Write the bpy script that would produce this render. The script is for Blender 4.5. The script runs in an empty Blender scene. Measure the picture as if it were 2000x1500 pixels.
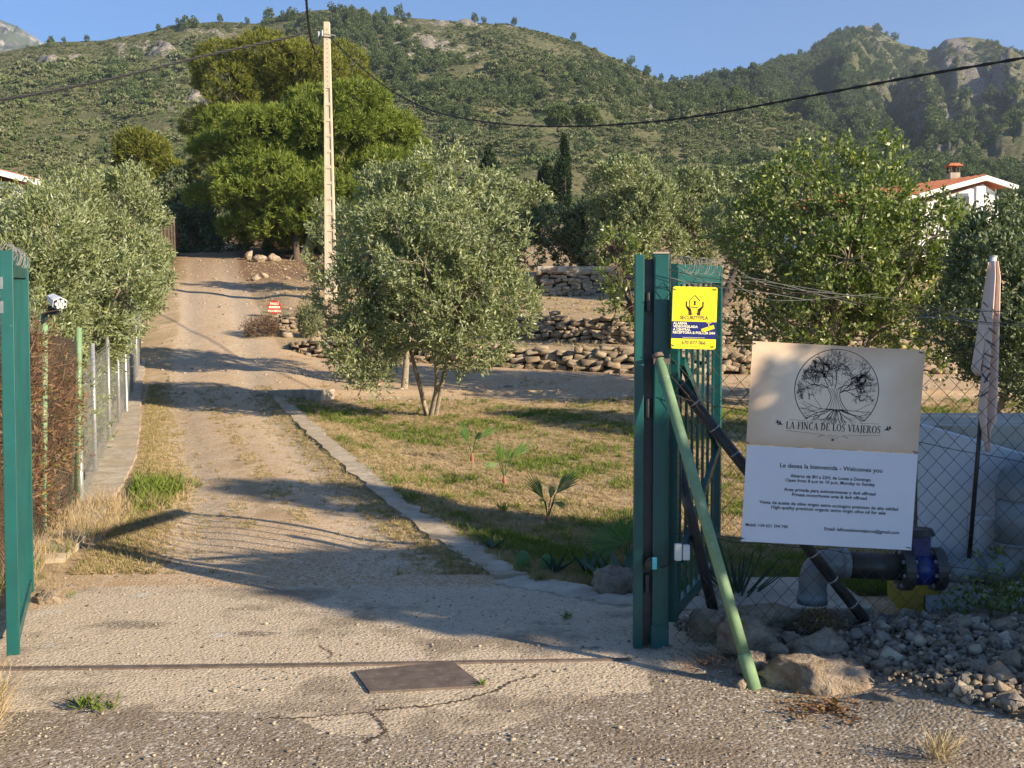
import bpy, bmesh, math, random
import numpy as np
from mathutils import Vector, Matrix, noise as mn

R = math.radians
SC = bpy.context.scene
COL = SC.collection

# ------------------------------------------------------------ camera, sky, sun
F = 2100.0; PITCH = math.atan(80 / F); EYE = 1.65
cam_d = bpy.data.cameras.new('camera'); cam = bpy.data.objects.new('camera', cam_d); COL.objects.link(cam)
cam.location = (0, 0, EYE); cam.rotation_euler = (math.pi / 2 - PITCH, 0, 0)
cam_d.sensor_width = 36; cam_d.lens = 36 * F / 2000; cam_d.clip_start = .05; cam_d.clip_end = 20000
SC.camera = cam
SUN_EL, SUN_AZ = R(21), R(57)          # the sun stands behind the camera, to the right
sun_from = Vector((math.sin(SUN_AZ) * math.cos(SUN_EL), -math.cos(SUN_AZ) * math.cos(SUN_EL), math.sin(SUN_EL)))
w = bpy.data.worlds.new('World'); SC.world = w; w.use_nodes = True
nt = w.node_tree; bg = nt.nodes['Background']
sky = nt.nodes.new('ShaderNodeTexSky'); sky.sky_type = 'NISHITA'; sky.sun_disc = False
sky.sun_elevation = SUN_EL; sky.sun_rotation = math.atan2(sun_from.x, sun_from.y)
sky.air_density = .95; sky.dust_density = 0; sky.ozone_density = 6.5; sky.altitude = 500
nt.links.new(sky.outputs[0], bg.inputs[0]); bg.inputs[1].default_value = .094
sd = bpy.data.lights.new('sun', 'SUN'); sd.energy = 5.0; sd.angle = R(.5); sd.color = (1, .84, .62)
sun = bpy.data.objects.new('sun', sd); COL.objects.link(sun)
sun.rotation_euler = (-sun_from).to_track_quat('-Z', 'Y').to_euler()
SC.view_settings.view_transform = 'Standard'; SC.view_settings.look = 'None'
SC.view_settings.exposure = 1.06; SC.view_settings.gamma = 1
SC.cycles.max_bounces = 6; SC.cycles.diffuse_bounces = 3; SC.cycles.transmission_bounces = 4
SC.cycles.use_adaptive_sampling = True
SC.cycles.volume_bounces = 0
HAZE = True

def at(px, py, Y):
    u = (px - 1000) / F; v = (750 - py) / F
    dy = math.cos(PITCH) + v * math.sin(PITCH); dz = -math.sin(PITCH) + v * math.cos(PITCH)
    t = Y / dy
    return Vector((u * t, Y, EYE + dz * t))

# ------------------------------------------------------------ helpers
def tag(o, label=None, cat=None, group=None, kind=None):
    if label: o['label'] = label
    if cat: o['category'] = cat
    if group: o['group'] = group
    if kind: o['kind'] = kind
    return o

def root(name, loc, label, cat, group=None, rot=(0, 0, 0)):
    o = bpy.data.objects.new(name, None); COL.objects.link(o); o.location = loc; o.rotation_euler = rot
    o.empty_display_size = .1
    return tag(o, label, cat, group)

def link(name, me, mats, parent=None, loc=None):
    o = bpy.data.objects.new(name, me); COL.objects.link(o)
    if not isinstance(mats, (list, tuple)): mats = [mats]
    if not me.materials:
        for m in mats: me.materials.append(m)
    if parent is not None:
        o.parent = parent
        if loc is None:   # shapes are given in world space: bring them into the parent's frame
            pm = chain(parent)
            me.transform(pm.inverted())
        else: o.location = loc
    elif loc is not None: o.location = loc
    return o

def chain(o):
    m = Matrix.LocRotScale(o.location, o.rotation_euler, o.scale)
    return chain(o.parent) @ m if o.parent else m

def np_mesh(name, v, f, tint=None, smooth=False):
    """v (N,3); f (M,k) all faces of k corners"""
    me = bpy.data.meshes.new(name)
    v = np.ascontiguousarray(v, dtype=np.float32); f = np.ascontiguousarray(f, dtype=np.int32)
    M, k = f.shape
    me.vertices.add(len(v)); me.vertices.foreach_set('co', v.ravel())
    me.loops.add(M * k); me.loops.foreach_set('vertex_index', f.ravel())
    me.polygons.add(M)
    me.polygons.foreach_set('loop_start', np.arange(0, M * k, k, dtype=np.int32))
    try: me.polygons.foreach_set('loop_total', np.full(M, k, dtype=np.int32))
    except Exception: pass
    if smooth: me.polygons.foreach_set('use_smooth', np.ones(M, dtype=bool))
    me.update(calc_edges=True)
    if tint is not None:
        a = me.attributes.new('tint', 'FLOAT', 'FACE'); a.data.foreach_set('value', np.asarray(tint, dtype=np.float32))
    return me

class MB:
    """collects verts and faces of any shape, builds one mesh"""
    def __init__(s): s.v = []; s.f = []
    def add(s, vs, fs):
        n = len(s.v); s.v += [tuple(p) for p in vs]; s.f += [tuple(i + n for i in q) for q in fs]
    def box(s, a, b, mtx=None):
        (x0, y0, z0), (x1, y1, z1) = a, b
        vs = [Vector(p) for p in ((x0,y0,z0),(x1,y0,z0),(x1,y1,z0),(x0,y1,z0),(x0,y0,z1),(x1,y0,z1),(x1,y1,z1),(x0,y1,z1))]
        if mtx is not None: vs = [mtx @ p for p in vs]
        s.add(vs, [(3,2,1,0),(4,5,6,7),(0,1,5,4),(1,2,6,5),(2,3,7,6),(3,0,4,7)])
    def bar(s, p, q, wd, dp, up=(0, 0, 1)):
        """square bar from p to q"""
        p, q = Vector(p), Vector(q); d = (q - p).normalized(); up = Vector(up)
        if abs(d.dot(up)) > .99: up = Vector((0, 1, 0))
        a = d.cross(up).normalized() * wd / 2; b = a.cross(d).normalized() * dp / 2
        vs = [p - a - b, p + a - b, p + a + b, p - a + b, q - a - b, q + a - b, q + a + b, q - a + b]
        s.add(vs, [(0,1,2,3),(7,6,5,4),(4,5,1,0),(5,6,2,1),(6,7,3,2),(7,4,0,3)])
    def tube(s, pts, r, n=6, caps=True):
        pts = [Vector(p) for p in pts]
        rs = r if isinstance(r, (list, tuple)) else [r] * len(pts)
        rings = []; ref = Vector((.13, .31, .94))
        for i, p in enumerate(pts):
            d = (pts[min(i + 1, len(pts) - 1)] - pts[max(i - 1, 0)])
            if d.length < 1e-9: d = Vector((0, 0, 1))
            d.normalize()
            if abs(d.dot(ref)) > .97: ref = Vector((1, .2, .1)).normalized()
            a = d.cross(ref).normalized(); b = d.cross(a)
            rings.append([p + (a * math.cos(2 * math.pi * k / n) + b * math.sin(2 * math.pi * k / n)) * rs[i] for k in range(n)])
        vs = [q for g in rings for q in g]; fs = []
        for i in range(len(pts) - 1):
            for k in range(n):
                fs.append((i * n + k, i * n + (k + 1) % n, (i + 1) * n + (k + 1) % n, (i + 1) * n + k))
        if caps:
            fs.append(tuple(range(n - 1, -1, -1))); m = (len(pts) - 1) * n; fs.append(tuple(m + k for k in range(n)))
        s.add(vs, fs)
    def mesh(s, name, smooth=False, bevel=0):
        me = bpy.data.meshes.new(name); me.from_pydata(s.v, [], s.f); me.update()
        bm = bmesh.new(); bm.from_mesh(me)
        bmesh.ops.recalc_face_normals(bm, faces=bm.faces)
        if bevel: bmesh.ops.bevel(bm, geom=bm.edges[:], offset=bevel, segments=2, affect='EDGES', profile=.6)
        for f_ in bm.faces: f_.smooth = smooth
        bm.to_mesh(me); bm.free()
        return me
    def build(s, name, mats, parent=None, smooth=False, bevel=0):
        return link(name, s.mesh(name, smooth, bevel), mats, parent)

def resample(pts, n):
    """smooth curve through pts (Catmull-Rom)"""
    pts = [Vector(p) for p in pts]; P = [pts[0] * 2 - pts[1]] + pts + [pts[-1] * 2 - pts[-2]]
    out = []; m = len(pts) - 1
    for i in range(n + 1):
        s = i / n * m; k = min(int(s), m - 1); t = s - k
        p0, p1, p2, p3 = P[k:k + 4]
        out.append(.5 * ((2 * p1) + (p2 - p0) * t + (2 * p0 - 5 * p1 + 4 * p2 - p3) * t * t + (3 * p1 - p0 - 3 * p2 + p3) * t ** 3))
    return out

# ------------------------------------------------------------ materials
def node_mat(name):
    m = bpy.data.materials.new(name); m.use_nodes = True
    t = m.node_tree; return m, t, t.nodes['Principled BSDF']
def N(t, kind, **kw):
    n = t.nodes.new(kind)
    for k, v in kw.items():
        if k.startswith('i_'): n.inputs[k[2:].replace('_', ' ')].default_value = v
        else: setattr(n, k, v)
    return n
def mixc(t, fac, a, b, mode='MIX'):
    n = t.nodes.new('ShaderNodeMix'); n.data_type = 'RGBA'; n.blend_type = mode
    for sock, val in ((n.inputs[0], fac), (n.inputs[6], a), (n.inputs[7], b)):
        if isinstance(val, bpy.types.NodeSocket): t.links.new(val, sock)
        elif isinstance(val, (int, float)): sock.default_value = val
        else: sock.default_value = (*val, 1)
    return n.outputs[2]
def ramp(t, src, lo, hi):
    n = t.nodes.new('ShaderNodeMapRange'); n.inputs[1].default_value = lo; n.inputs[2].default_value = hi
    t.links.new(src, n.inputs[0]); return n.outputs[0]
def mth(t, op, a, b=None):
    n = t.nodes.new('ShaderNodeMath'); n.operation = op
    for s_, v in ((n.inputs[0], a), (n.inputs[1], b)):
        if v is None: continue
        if isinstance(v, bpy.types.NodeSocket): t.links.new(v, s_)
        else: s_.default_value = v
    return n.outputs[0]
def noise_out(t, co, scale, detail=6, rough=.6):
    n = N(t, 'ShaderNodeTexNoise'); n.inputs['Scale'].default_value = scale; n.inputs['Detail'].default_value = detail
    n.inputs['Roughness'].default_value = rough; t.links.new(co, n.inputs['Vector']); return n.outputs[0]
def pos(t, obj=False):
    if obj: return N(t, 'ShaderNodeTexCoord').outputs['Object']
    return N(t, 'ShaderNodeNewGeometry').outputs['Position']
def bump(t, bsdf, h, dist, strength=1):
    b = N(t, 'ShaderNodeBump'); b.inputs['Distance'].default_value = dist; b.inputs['Strength'].default_value = strength
    t.links.new(h, b.inputs['Height']); t.links.new(b.outputs[0], bsdf.inputs['Normal'])

def noisy(name, c1, c2, scale=6, rough=.8, bd=.0, bs=30, metal=0, lo=.35, hi=.65, spec=.3, c3=None, s3=2, lo3=.55, hi3=.7):
    m, t, b = node_mat(name); co = pos(t, True)
    c = mixc(t, ramp(t, noise_out(t, co, scale), lo, hi), c1, c2)
    if c3 is not None: c = mixc(t, ramp(t, noise_out(t, co, s3, 8, .7), lo3, hi3), c, c3)
    t.links.new(c, b.inputs['Base Color']); b.inputs['Roughness'].default_value = rough
    b.inputs['Metallic'].default_value = metal; b.inputs['Specular IOR Level'].default_value = spec
    if bd: bump(t, b, noise_out(t, co, bs, 8, .65), bd)
    return m

def leaf_mat(name, c1, c2, under=None, trans=.25, rough=.55, spec=.25, c3=None):
    m, t, b = node_mat(name)
    a = N(t, 'ShaderNodeAttribute', attribute_name='tint').outputs['Fac']
    c = mixc(t, a, c1, c2)
    if c3 is not None: c = mixc(t, ramp(t, a, .86, .93), c, c3)
    if under is not None:
        bf = N(t, 'ShaderNodeNewGeometry').outputs['Backfacing']; c = mixc(t, bf, c, under)
    t.links.new(c, b.inputs['Base Color']); b.inputs['Roughness'].default_value = rough
    b.inputs['Specular IOR Level'].default_value = spec
    tr = N(t, 'ShaderNodeBsdfTranslucent'); t.links.new(mixc(t, 1.0, c, (1.0, 1.15, .45), 'MULTIPLY'), tr.inputs[0])
    mx = N(t, 'ShaderNodeMixShader'); mx.inputs[0].default_value = trans
    t.links.new(b.outputs[0], mx.inputs[1]); t.links.new(tr.outputs[0], mx.inputs[2])
    t.links.new(mx.outputs[0], t.nodes['Material Output'].inputs[0])
    return m

M = {}
M['green_paint'] = noisy('green_paint', (.003, .062, .056), (.004, .088, .08), 3, .4, .0006, 60, spec=.5, c3=(.2, .24, .19), s3=26, lo3=.68, hi3=.72)
M['green_old'] = noisy('green_old', (.15, .25, .12), (.21, .31, .18), 9, .6, .001, 60, c3=(.36, .36, .28), s3=22, lo3=.6, hi3=.68)
M['galv'] = noisy('galvanised', (.3, .31, .31), (.42, .42, .42), 30, .45, metal=.5)
M['wire_dark'] = noisy('dark_wire', (.035, .03, .027), (.07, .055, .045), 30, .7)
M['wire_grey'] = noisy('grey_wire', (.2, .2, .18), (.3, .3, .28), 30, .6, metal=.3)
M['black_plastic'] = noisy('black_plastic', (.012, .012, .013), (.03, .03, .032), 8, .35, .001, 25, spec=.5)
M['black_tar'] = noisy('black_coating', (.018, .017, .016), (.05, .048, .045), 8, .45, .004, 18, spec=.5, c3=(.16, .15, .14), s3=5, lo3=.6, hi3=.75)
M['cable'] = noisy('cable_black', (.012, .012, .013), (.02, .02, .02), 8, .6)
M['pole'] = noisy('pole_concrete', (.47, .40, .29), (.56, .48, .36), 3, .9, .004, 40)
M['concrete'] = noisy('old_concrete', (.36, .31, .24), (.48, .43, .35), 3, .95, .008, 22, c3=(.24, .2, .15), s3=5)
M['pebble_pale'] = noisy('pale_pebble', (.29, .24, .17), (.43, .37, .28), 2, .95)
M['pebble_grey'] = noisy('grey_pebble', (.16, .138, .11), (.31, .27, .22), 2.5, .95, .01, 6)
M['pebble_brown'] = noisy('brown_pebble', (.19, .145, .1), (.32, .25, .18), 2.5, .95, .01, 6)
M['kerb'] = noisy('worn_kerb', (.33, .265, .19), (.47, .41, .32), 7, .95, .01, 22, c3=(.35, .28, .19), s3=2.3, lo3=.45, hi3=.65)
M['stone'] = noisy('dry_stone', (.22, .165, .105), (.39, .31, .22), 3, .95, .01, 14, c3=(.2, .17, .13), s3=9, lo3=.5, hi3=.7)
M['rock'] = noisy('limestone', (.24, .165, .10), (.54, .45, .34), 5, .95, .09, 12, c3=(.26, .16, .09), s3=4, lo3=.52, hi3=.72)
M['rock_grey'] = noisy('grey_limestone', (.17, .13, .09), (.36, .305, .235), 12, .95, .02, 16, c3=(.13, .11, .09), s3=6, lo3=.5, hi3=.65)
M['bark'] = noisy('bark', (.2, .165, .115), (.32, .27, .2), 14, .95, .01, 30, c3=(.12, .1, .07), s3=20)
M['bark_dark'] = noisy('dark_bark', (.07, .05, .035), (.13, .1, .075), 10, .95, .015, 24)
M['white_wall'] = noisy('white_render', (.78, .77, .74), (.83, .82, .8), 3, .9, .001, 60)
M['tank_wall'] = noisy('tank_render', (.55, .56, .57), (.6, .61, .61), 2, .9, .002, 40, c3=(.4, .42, .42), s3=14, lo3=.68, hi3=.74)
M['yellow_wall'] = noisy('ochre_render', (.55, .36, .05), (.62, .42, .08), 4, .9, .002, 40)
M['roof'] = noisy('roof_tile', (.42, .13, .06), (.56, .22, .11), 3, .85, .01, 20)
M['pvc'] = noisy('grey_pvc', (.13, .155, .165), (.2, .225, .235), 4, .4, .001, 20, spec=.4, c3=(.2, .22, .22), s3=9, lo3=.62, hi3=.7)
M['blue_iron'] = noisy('blue_enamel', (.006, .018, .11), (.012, .03, .17), 6, .35, .002, 20, spec=.5)
M['steel'] = noisy('rusty_steel', (.1, .075, .06), (.16, .125, .1), 12, .7, .002, 80, c3=(.2, .17, .14), s3=20)
M['plastic_box'] = noisy('pale_box', (.5, .53, .5), (.6, .62, .6), 4, .5)
M['white_plastic'] = noisy('white_plastic', (.62, .64, .68), (.7, .72, .75), 4, .35, spec=.5)
M['lens'] = noisy('lamp_glass', (.75, .72, .62), (.85, .82, .72), 9, .2, spec=.6)
M['cyan_tape'] = noisy('cyan_tape', (.1, .55, .6), (.12, .6, .65), 4, .4)
M['ink'] = noisy('ink', (.022, .02, .024), (.03, .028, .03), 4, .7)
M['ink_grey'] = noisy('ink_grey', (.09, .08, .075), (.12, .1, .09), 4, .7)
M['navy'] = noisy('navy_print', (.01, .018, .12), (.014, .022, .14), 4, .45)
M['brown_ink'] = noisy('brown_print', (.05, .025, .04), (.06, .03, .05), 4, .5)
M['yellow'] = noisy('yellow_print', (.86, .68, .02), (.9, .72, .03), 3, .4)
M['cream'] = noisy('cream_print', (.85, .8, .55), (.88, .83, .6), 3, .5)
M['white_print'] = noisy('white_print', (.66, .68, .72), (.7, .72, .76), 3, .45)
M['red'] = noisy('red_print', (.42, .03, .03), (.5, .05, .04), 9, .5)
M['terracotta'] = noisy('terracotta', (.26, .1, .06), (.34, .16, .1), 20, .9)
def sepia():
    m, t, b = node_mat('sepia_print'); g = N(t, 'ShaderNodeTexCoord').outputs['Object']
    sx = N(t, 'ShaderNodeSeparateXYZ'); t.links.new(g, sx.inputs[0])
    ex = mth(t, 'ABSOLUTE', mth(t, 'DIVIDE', sx.outputs[0], .45)); ez = mth(t, 'ABSOLUTE', mth(t, 'DIVIDE', sx.outputs[2], .27))
    e = mth(t, 'MAXIMUM', ex, ez); e = mth(t, 'ADD', e, mth(t, 'MULTIPLY', mth(t, 'SUBTRACT', noise_out(t, g, 5), .5), .5))
    c = mixc(t, ramp(t, e, .5, 1.15), (.76, .64, .49), (.56, .38, .23))
    t.links.new(c, b.inputs['Base Color']); b.inputs['Roughness'].default_value = .5
    return m
M['sepia'] = sepia()
def flagmat():
    return noisy('flag_cloth', (.68, .5, .4), (.74, .58, .48), 3, .8, .002, 20)
M['flag'] = flagmat()
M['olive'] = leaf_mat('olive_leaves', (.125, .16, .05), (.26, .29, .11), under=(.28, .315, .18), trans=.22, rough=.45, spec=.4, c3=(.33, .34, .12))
M['olive_dark'] = leaf_mat('dark_olive_leaves', (.06, .085, .03), (.13, .16, .065), under=(.2, .24, .14), trans=.18)  # darker copy of the olive leaves; puts shade into the colour of shaded crowns
M['carob'] = leaf_mat('carob_leaves', (.07, .12, .022), (.2, .24, .05), under=(.2, .24, .08), trans=.25, rough=.38, spec=.45, c3=(.42, .42, .09))
M['pine'] = leaf_mat('pine_needles', (.065, .11, .018), (.26, .305, .048), trans=.2, c3=(.36, .4, .08))
M['pine_old'] = leaf_mat('pine_needles_yellowed', (.08, .105, .02), (.25, .26, .04), trans=.2, c3=(.28, .22, .04))
M['pine_far'] = leaf_mat('far_pine_needles', (.085, .12, .05), (.16, .2, .08), trans=.15)
M['scrub_green'] = leaf_mat('green_scrub_leaves', (.115, .155, .055), (.21, .245, .095), trans=.15)
M['cypress'] = leaf_mat('cypress_leaves', (.02, .042, .015), (.055, .085, .03), trans=.1)
M['shrub'] = leaf_mat('scrub_leaves', (.13, .15, .07), (.26, .27, .14), trans=.15, c3=(.3, .26, .16))
M['dry_leaf'] = leaf_mat('dry_vine', (.12, .065, .035), (.27, .16, .075), trans=.15, c3=(.2, .23, .05))
M['brush'] = leaf_mat('dead_brush', (.09, .055, .035), (.2, .13, .08), trans=.05)
M['grass'] = leaf_mat('grass_blades', (.40, .29, .15), (.19, .21, .06), trans=.25)
M['grass_dry'] = leaf_mat('dry_grass_blades', (.37, .27, .15), (.5, .39, .24), trans=.2)
M['grass_green'] = leaf_mat('green_grass_blades', (.10, .155, .025), (.2, .25, .05), trans=.3)
M['palm'] = leaf_mat('palm_fronds', (.035, .10, .02), (.16, .27, .04), trans=.3, rough=.4, spec=.5)
M['agave'] = noisy('agave_skin', (.035, .08, .05), (.07, .13, .08), 6, .5, .002, 20)
M['cactus'] = noisy('cactus_skin', (.06, .15, .05), (.1, .2, .07), 8, .55, .003, 20, c3=(.16, .2, .08), s3=12)

# ------------------------------------------------------------ the lie of the land
def ip(x, tab):
    xs = [a for a, b in tab]; ys = [b for a, b in tab]
    return np.interp(x, xs, ys)
def sst(x, a, b):
    t = np.clip((x - a) / (b - a), 0, 1); return t * t * (3 - 2 * t)
PROF = [(-60, -.6), (-5, -.05), (0, 0), (7.4, 0), (10, .08), (14, .25), (20, .62), (26, 1.33), (33, 2.75), (42, 4.4), (52, 5.9), (70, 8), (95, 12)]
XR_T = [(0, 3.5), (5.6, 3.0), (6.6, 1.6), (7.4, 0.02), (10, -1.0), (20, -4.35), (27, -5.9), (34, -8.2), (42, -10.6), (52, -13.2), (95, -26)]
XL_T = [(0, -3.6), (5, -3.0), (7.4, -3.05), (10, -3.5), (20, -6.75), (27, -8.9), (34, -10.8), (42, -13.1), (52, -16), (95, -30)]
XF_T = [(0, -3.3), (7.5, -3.62), (9, -3.9), (12, -4.62), (15, -5.6), (20, -7.25), (25, -8.9), (30, -10.2), (40, -12.9), (52, -16.2), (95, -31)]
def XR(Y): return ip(Y, XR_T)
def XL(Y): return ip(Y, XL_T)
def XF(Y): return ip(Y, XF_T)
def lin(X, a, b): return b + (a - b) * np.clip((X + 5.8) / 8.5, 0, 1)   # a at X=2.7, b at X=-5.8
def W3(X): return lin(X, 24, 27)
def W2(X): return lin(X, 26.5, 30)
def snoise(X, Y, s):
    return (np.sin(X * 1.7 * s + 1.3) * np.sin(Y * 1.3 * s + .7) + .6 * np.sin(X * 3.1 * s + Y * 2.3 * s) + .4 * np.sin(-X * 5.3 * s + Y * 4.7 * s + 2)) / 2
def H(X, Y):
    X = np.asarray(X, dtype=float); Y = np.asarray(Y, dtype=float)
    P = ip(Y, PROF)
    # right hand side: lawn a little lower, dirt track, then the terraces
    w3, w2 = W3(X), W2(X)
    z_lawn = ip(Y, [(-60, -.6), (-5, -.05), (0, 0), (6.2, 0), (7.6, -.12), (10, -.06), (14, .14), (19, .48), (22, .72)]) 
    base3 = lin(X, .96, 1.33); top3 = lin(X, 1.40, 1.70); base2 = lin(X, 1.62, 1.94); top2 = lin(X, 2.22, 2.42)
    a = z_lawn + (base3 - ip(22, [(22, .72)])) * sst(Y, 21, 24)
    a = np.where(Y > w3, base3, a)
    T = np.where(Y < 21, z_lawn, .72 + (base3 - .72) * sst(Y, 21, w3))
    T = T + (top3 - base3) * sst(Y, w3 + .08, w3 + .35) 
    T = T + (base2 - top3) * sst(Y, w3 + .5, w2)
    T = T + (top2 - base2) * sst(Y, w2 + .08, w2 + .35)
    T = T + (3.14 - top2) * np.clip((Y - w2 - .4) / (34 - w2 - .4), 0, 1)
    up = T + .78 * sst(Y, 34.1, 34.4) + ip(Y, [(34.4, 0), (50, .8), (70, 4.1), (95, 8.1)])
    lo = T + ip(Y, [(34, 0), (42, 1.26), (52, 2.76), (70, 4.9), (95, 8.9)])
    T = lo + (up - lo) * sst(X, -1.5, .6)
    k = sst(X - XR(Y), .1, 1.1) * sst(Y, 6, 7.4)
    z = P + (T - P) * k
    # left bank beyond the fence
    z = z + .25 * sst(XF(Y) - X, .5, 3) * sst(Y, 8, 16)
    # rubble heap by the right hand gate post
    z = z + .14 * sst(X, 1.3, 2.3) * sst(Y, 3.6, 4.9) * (1 - sst(Y, 5.6, 6.4))
    z = z + snoise(X, Y, .9) * .012 * sst(Y, 7, 12) + snoise(X, Y, .15) * .35 * sst(Y, 45, 80)
    # ruts
    c = (XR(Y) + XL(Y)) / 2
    d = X - c
    z = z - .035 * np.exp(-((np.abs(d) - .72) / .28) ** 2) * sst(Y, 7.2, 9)
    return z
def gz(X, Y): return float(H(X, Y))
def gp(px, py, Y0=3.0, Y1=95):
    """where the sight line through a pixel meets the ground"""
    Ys = np.linspace(Y0, Y1, 4000)
    u = (px - 1000) / F; v = (750 - py) / F
    dy = math.cos(PITCH) + v * math.sin(PITCH); dz = -math.sin(PITCH) + v * math.cos(PITCH)
    t = Ys / dy; z = EYE + dz * t; X = u * t
    hit = np.nonzero(z <= H(X, Ys))[0]
    if len(hit) == 0: return at(px, py, Y1)
    i = hit[0]; return Vector((X[i], Ys[i], float(H(X[i], Ys[i]))))

# ------------------------------------------------------------ ground sheet
def ground_mat():
    m, t, b = node_mat('ground'); p = pos(t)
    at_ = lambda n: N(t, 'ShaderNodeAttribute', attribute_name=n).outputs['Fac']
    n1 = noise_out(t, p, 1.3, 5, .6); n2 = noise_out(t, p, 9, 6, .7); n3 = noise_out(t, p, 45, 4, .7)
    vo = N(t, 'ShaderNodeTexVoronoi'); vo.inputs['Scale'].default_value = 55; t.links.new(p, vo.inputs['Vector'])
    vs = N(t, 'ShaderNodeSeparateColor'); t.links.new(vo.outputs['Color'], vs.inputs[0]); vr = vs.outputs[0]; vd = vo.outputs['Distance']
    vo2 = N(t, 'ShaderNodeTexVoronoi'); vo2.inputs['Scale'].default_value = 110; t.links.new(p, vo2.inputs['Vector'])
    vs2 = N(t, 'ShaderNodeSeparateColor'); t.links.new(vo2.outputs['Color'], vs2.inputs[0]); vr2 = vs2.outputs[0]
    # earth
    e = mixc(t, ramp(t, n2, .3, .7), (.40, .255, .13), (.50, .36, .22))
    e = mixc(t, mth(t, 'MULTIPLY', ramp(t, vr, .55, .75), ramp(t, n1, .3, .6)), e, (.55, .47, .36))
    e = mixc(t, mth(t, 'MULTIPLY', ramp(t, vr2, .82, .9), .6), e, (.17, .12, .08))
    # gravel in the wheel tracks
    gr = mixc(t, vr, (.42, .33, .23), (.62, .52, .39)); gr = mixc(t, ramp(t, vr2, .75, .9), gr, (.24, .19, .14))
    gm = mth(t, 'MULTIPLY', at_('gravel'), ramp(t, n2, .32, .6)); c = mixc(t, gm, e, gr)
    # dry lawn
    s = mixc(t, ramp(t, n2, .35, .65), (.31, .215, .12), (.42, .325, .2))
    s = mixc(t, mth(t, 'MULTIPLY', ramp(t, n1, .5, .7), .7), s, (.19, .19, .075)); s = mixc(t, ramp(t, n3, .55, .75), s, (.13, .1, .05))
    lm = ramp(t, mth(t, 'ADD', at_('grass'), mth(t, 'MULTIPLY', mth(t, 'SUBTRACT', n2, .5), 1.2)), .4, .6); c = mixc(t, lm, c, s)
    # pine litter
    li = mixc(t, n2, (.13, .07, .04), (.26, .17, .1)); c = mixc(t, at_('litter'), c, li)
    # worn washed concrete: pale pebbles in grey cement
    k = mixc(t, vr, (.43, .345, .245), (.60, .50, .37)); k = mixc(t, mth(t, 'MULTIPLY', ramp(t, vr2, .8, .88), .45), k, (.17, .135, .1)); k = mixc(t, ramp(t, n2, .42, .62), k, (.50, .40, .28))
    k = mixc(t, mth(t, 'MULTIPLY', ramp(t, noise_out(t, p, .8, 9, .72), .49, .6), .7), k, (.2, .155, .105))
    k = mixc(t, mth(t, 'MULTIPLY', ramp(t, noise_out(t, p, .8, 7, .65), .52, .66), .65), k, (.2, .165, .12))
    k = mixc(t, ramp(t, noise_out(t, p, 2.2, 4, .5), .66, .72), k, (.5, .46, .4))
    cm = ramp(t, mth(t, 'ADD', at_('conc'), mth(t, 'MULTIPLY', mth(t, 'SUBTRACT', n2, .5), .9)), .42, .58); c = mixc(t, cm, c, k)
    # old asphalt in front
    a = mixc(t, vr2, (.17, .135, .095), (.36, .295, .215)); a = mixc(t, ramp(t, vr, .86, .93), a, (.5, .45, .37))
    a = mixc(t, ramp(t, n1, .5, .75), a, (.16, .12, .08))
    am = ramp(t, mth(t, 'ADD', at_('asph'), mth(t, 'MULTIPLY', mth(t, 'SUBTRACT', n2, .5), .35)), .46, .54); c = mixc(t, am, c, a)
    t.links.new(c, b.inputs['Base Color']); b.inputs['Roughness'].default_value = .95; b.inputs['Specular IOR Level'].default_value = .15
    h = mth(t, 'ADD', mth(t, 'MULTIPLY', vd, -.9), mth(t, 'MULTIPLY', n3, .8)); h = mth(t, 'ADD', h, mth(t, 'MULTIPLY', n2, 1.2))
    bump(t, b, h, .0065, .8)
    return m
M['ground'] = ground_mat()

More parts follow.
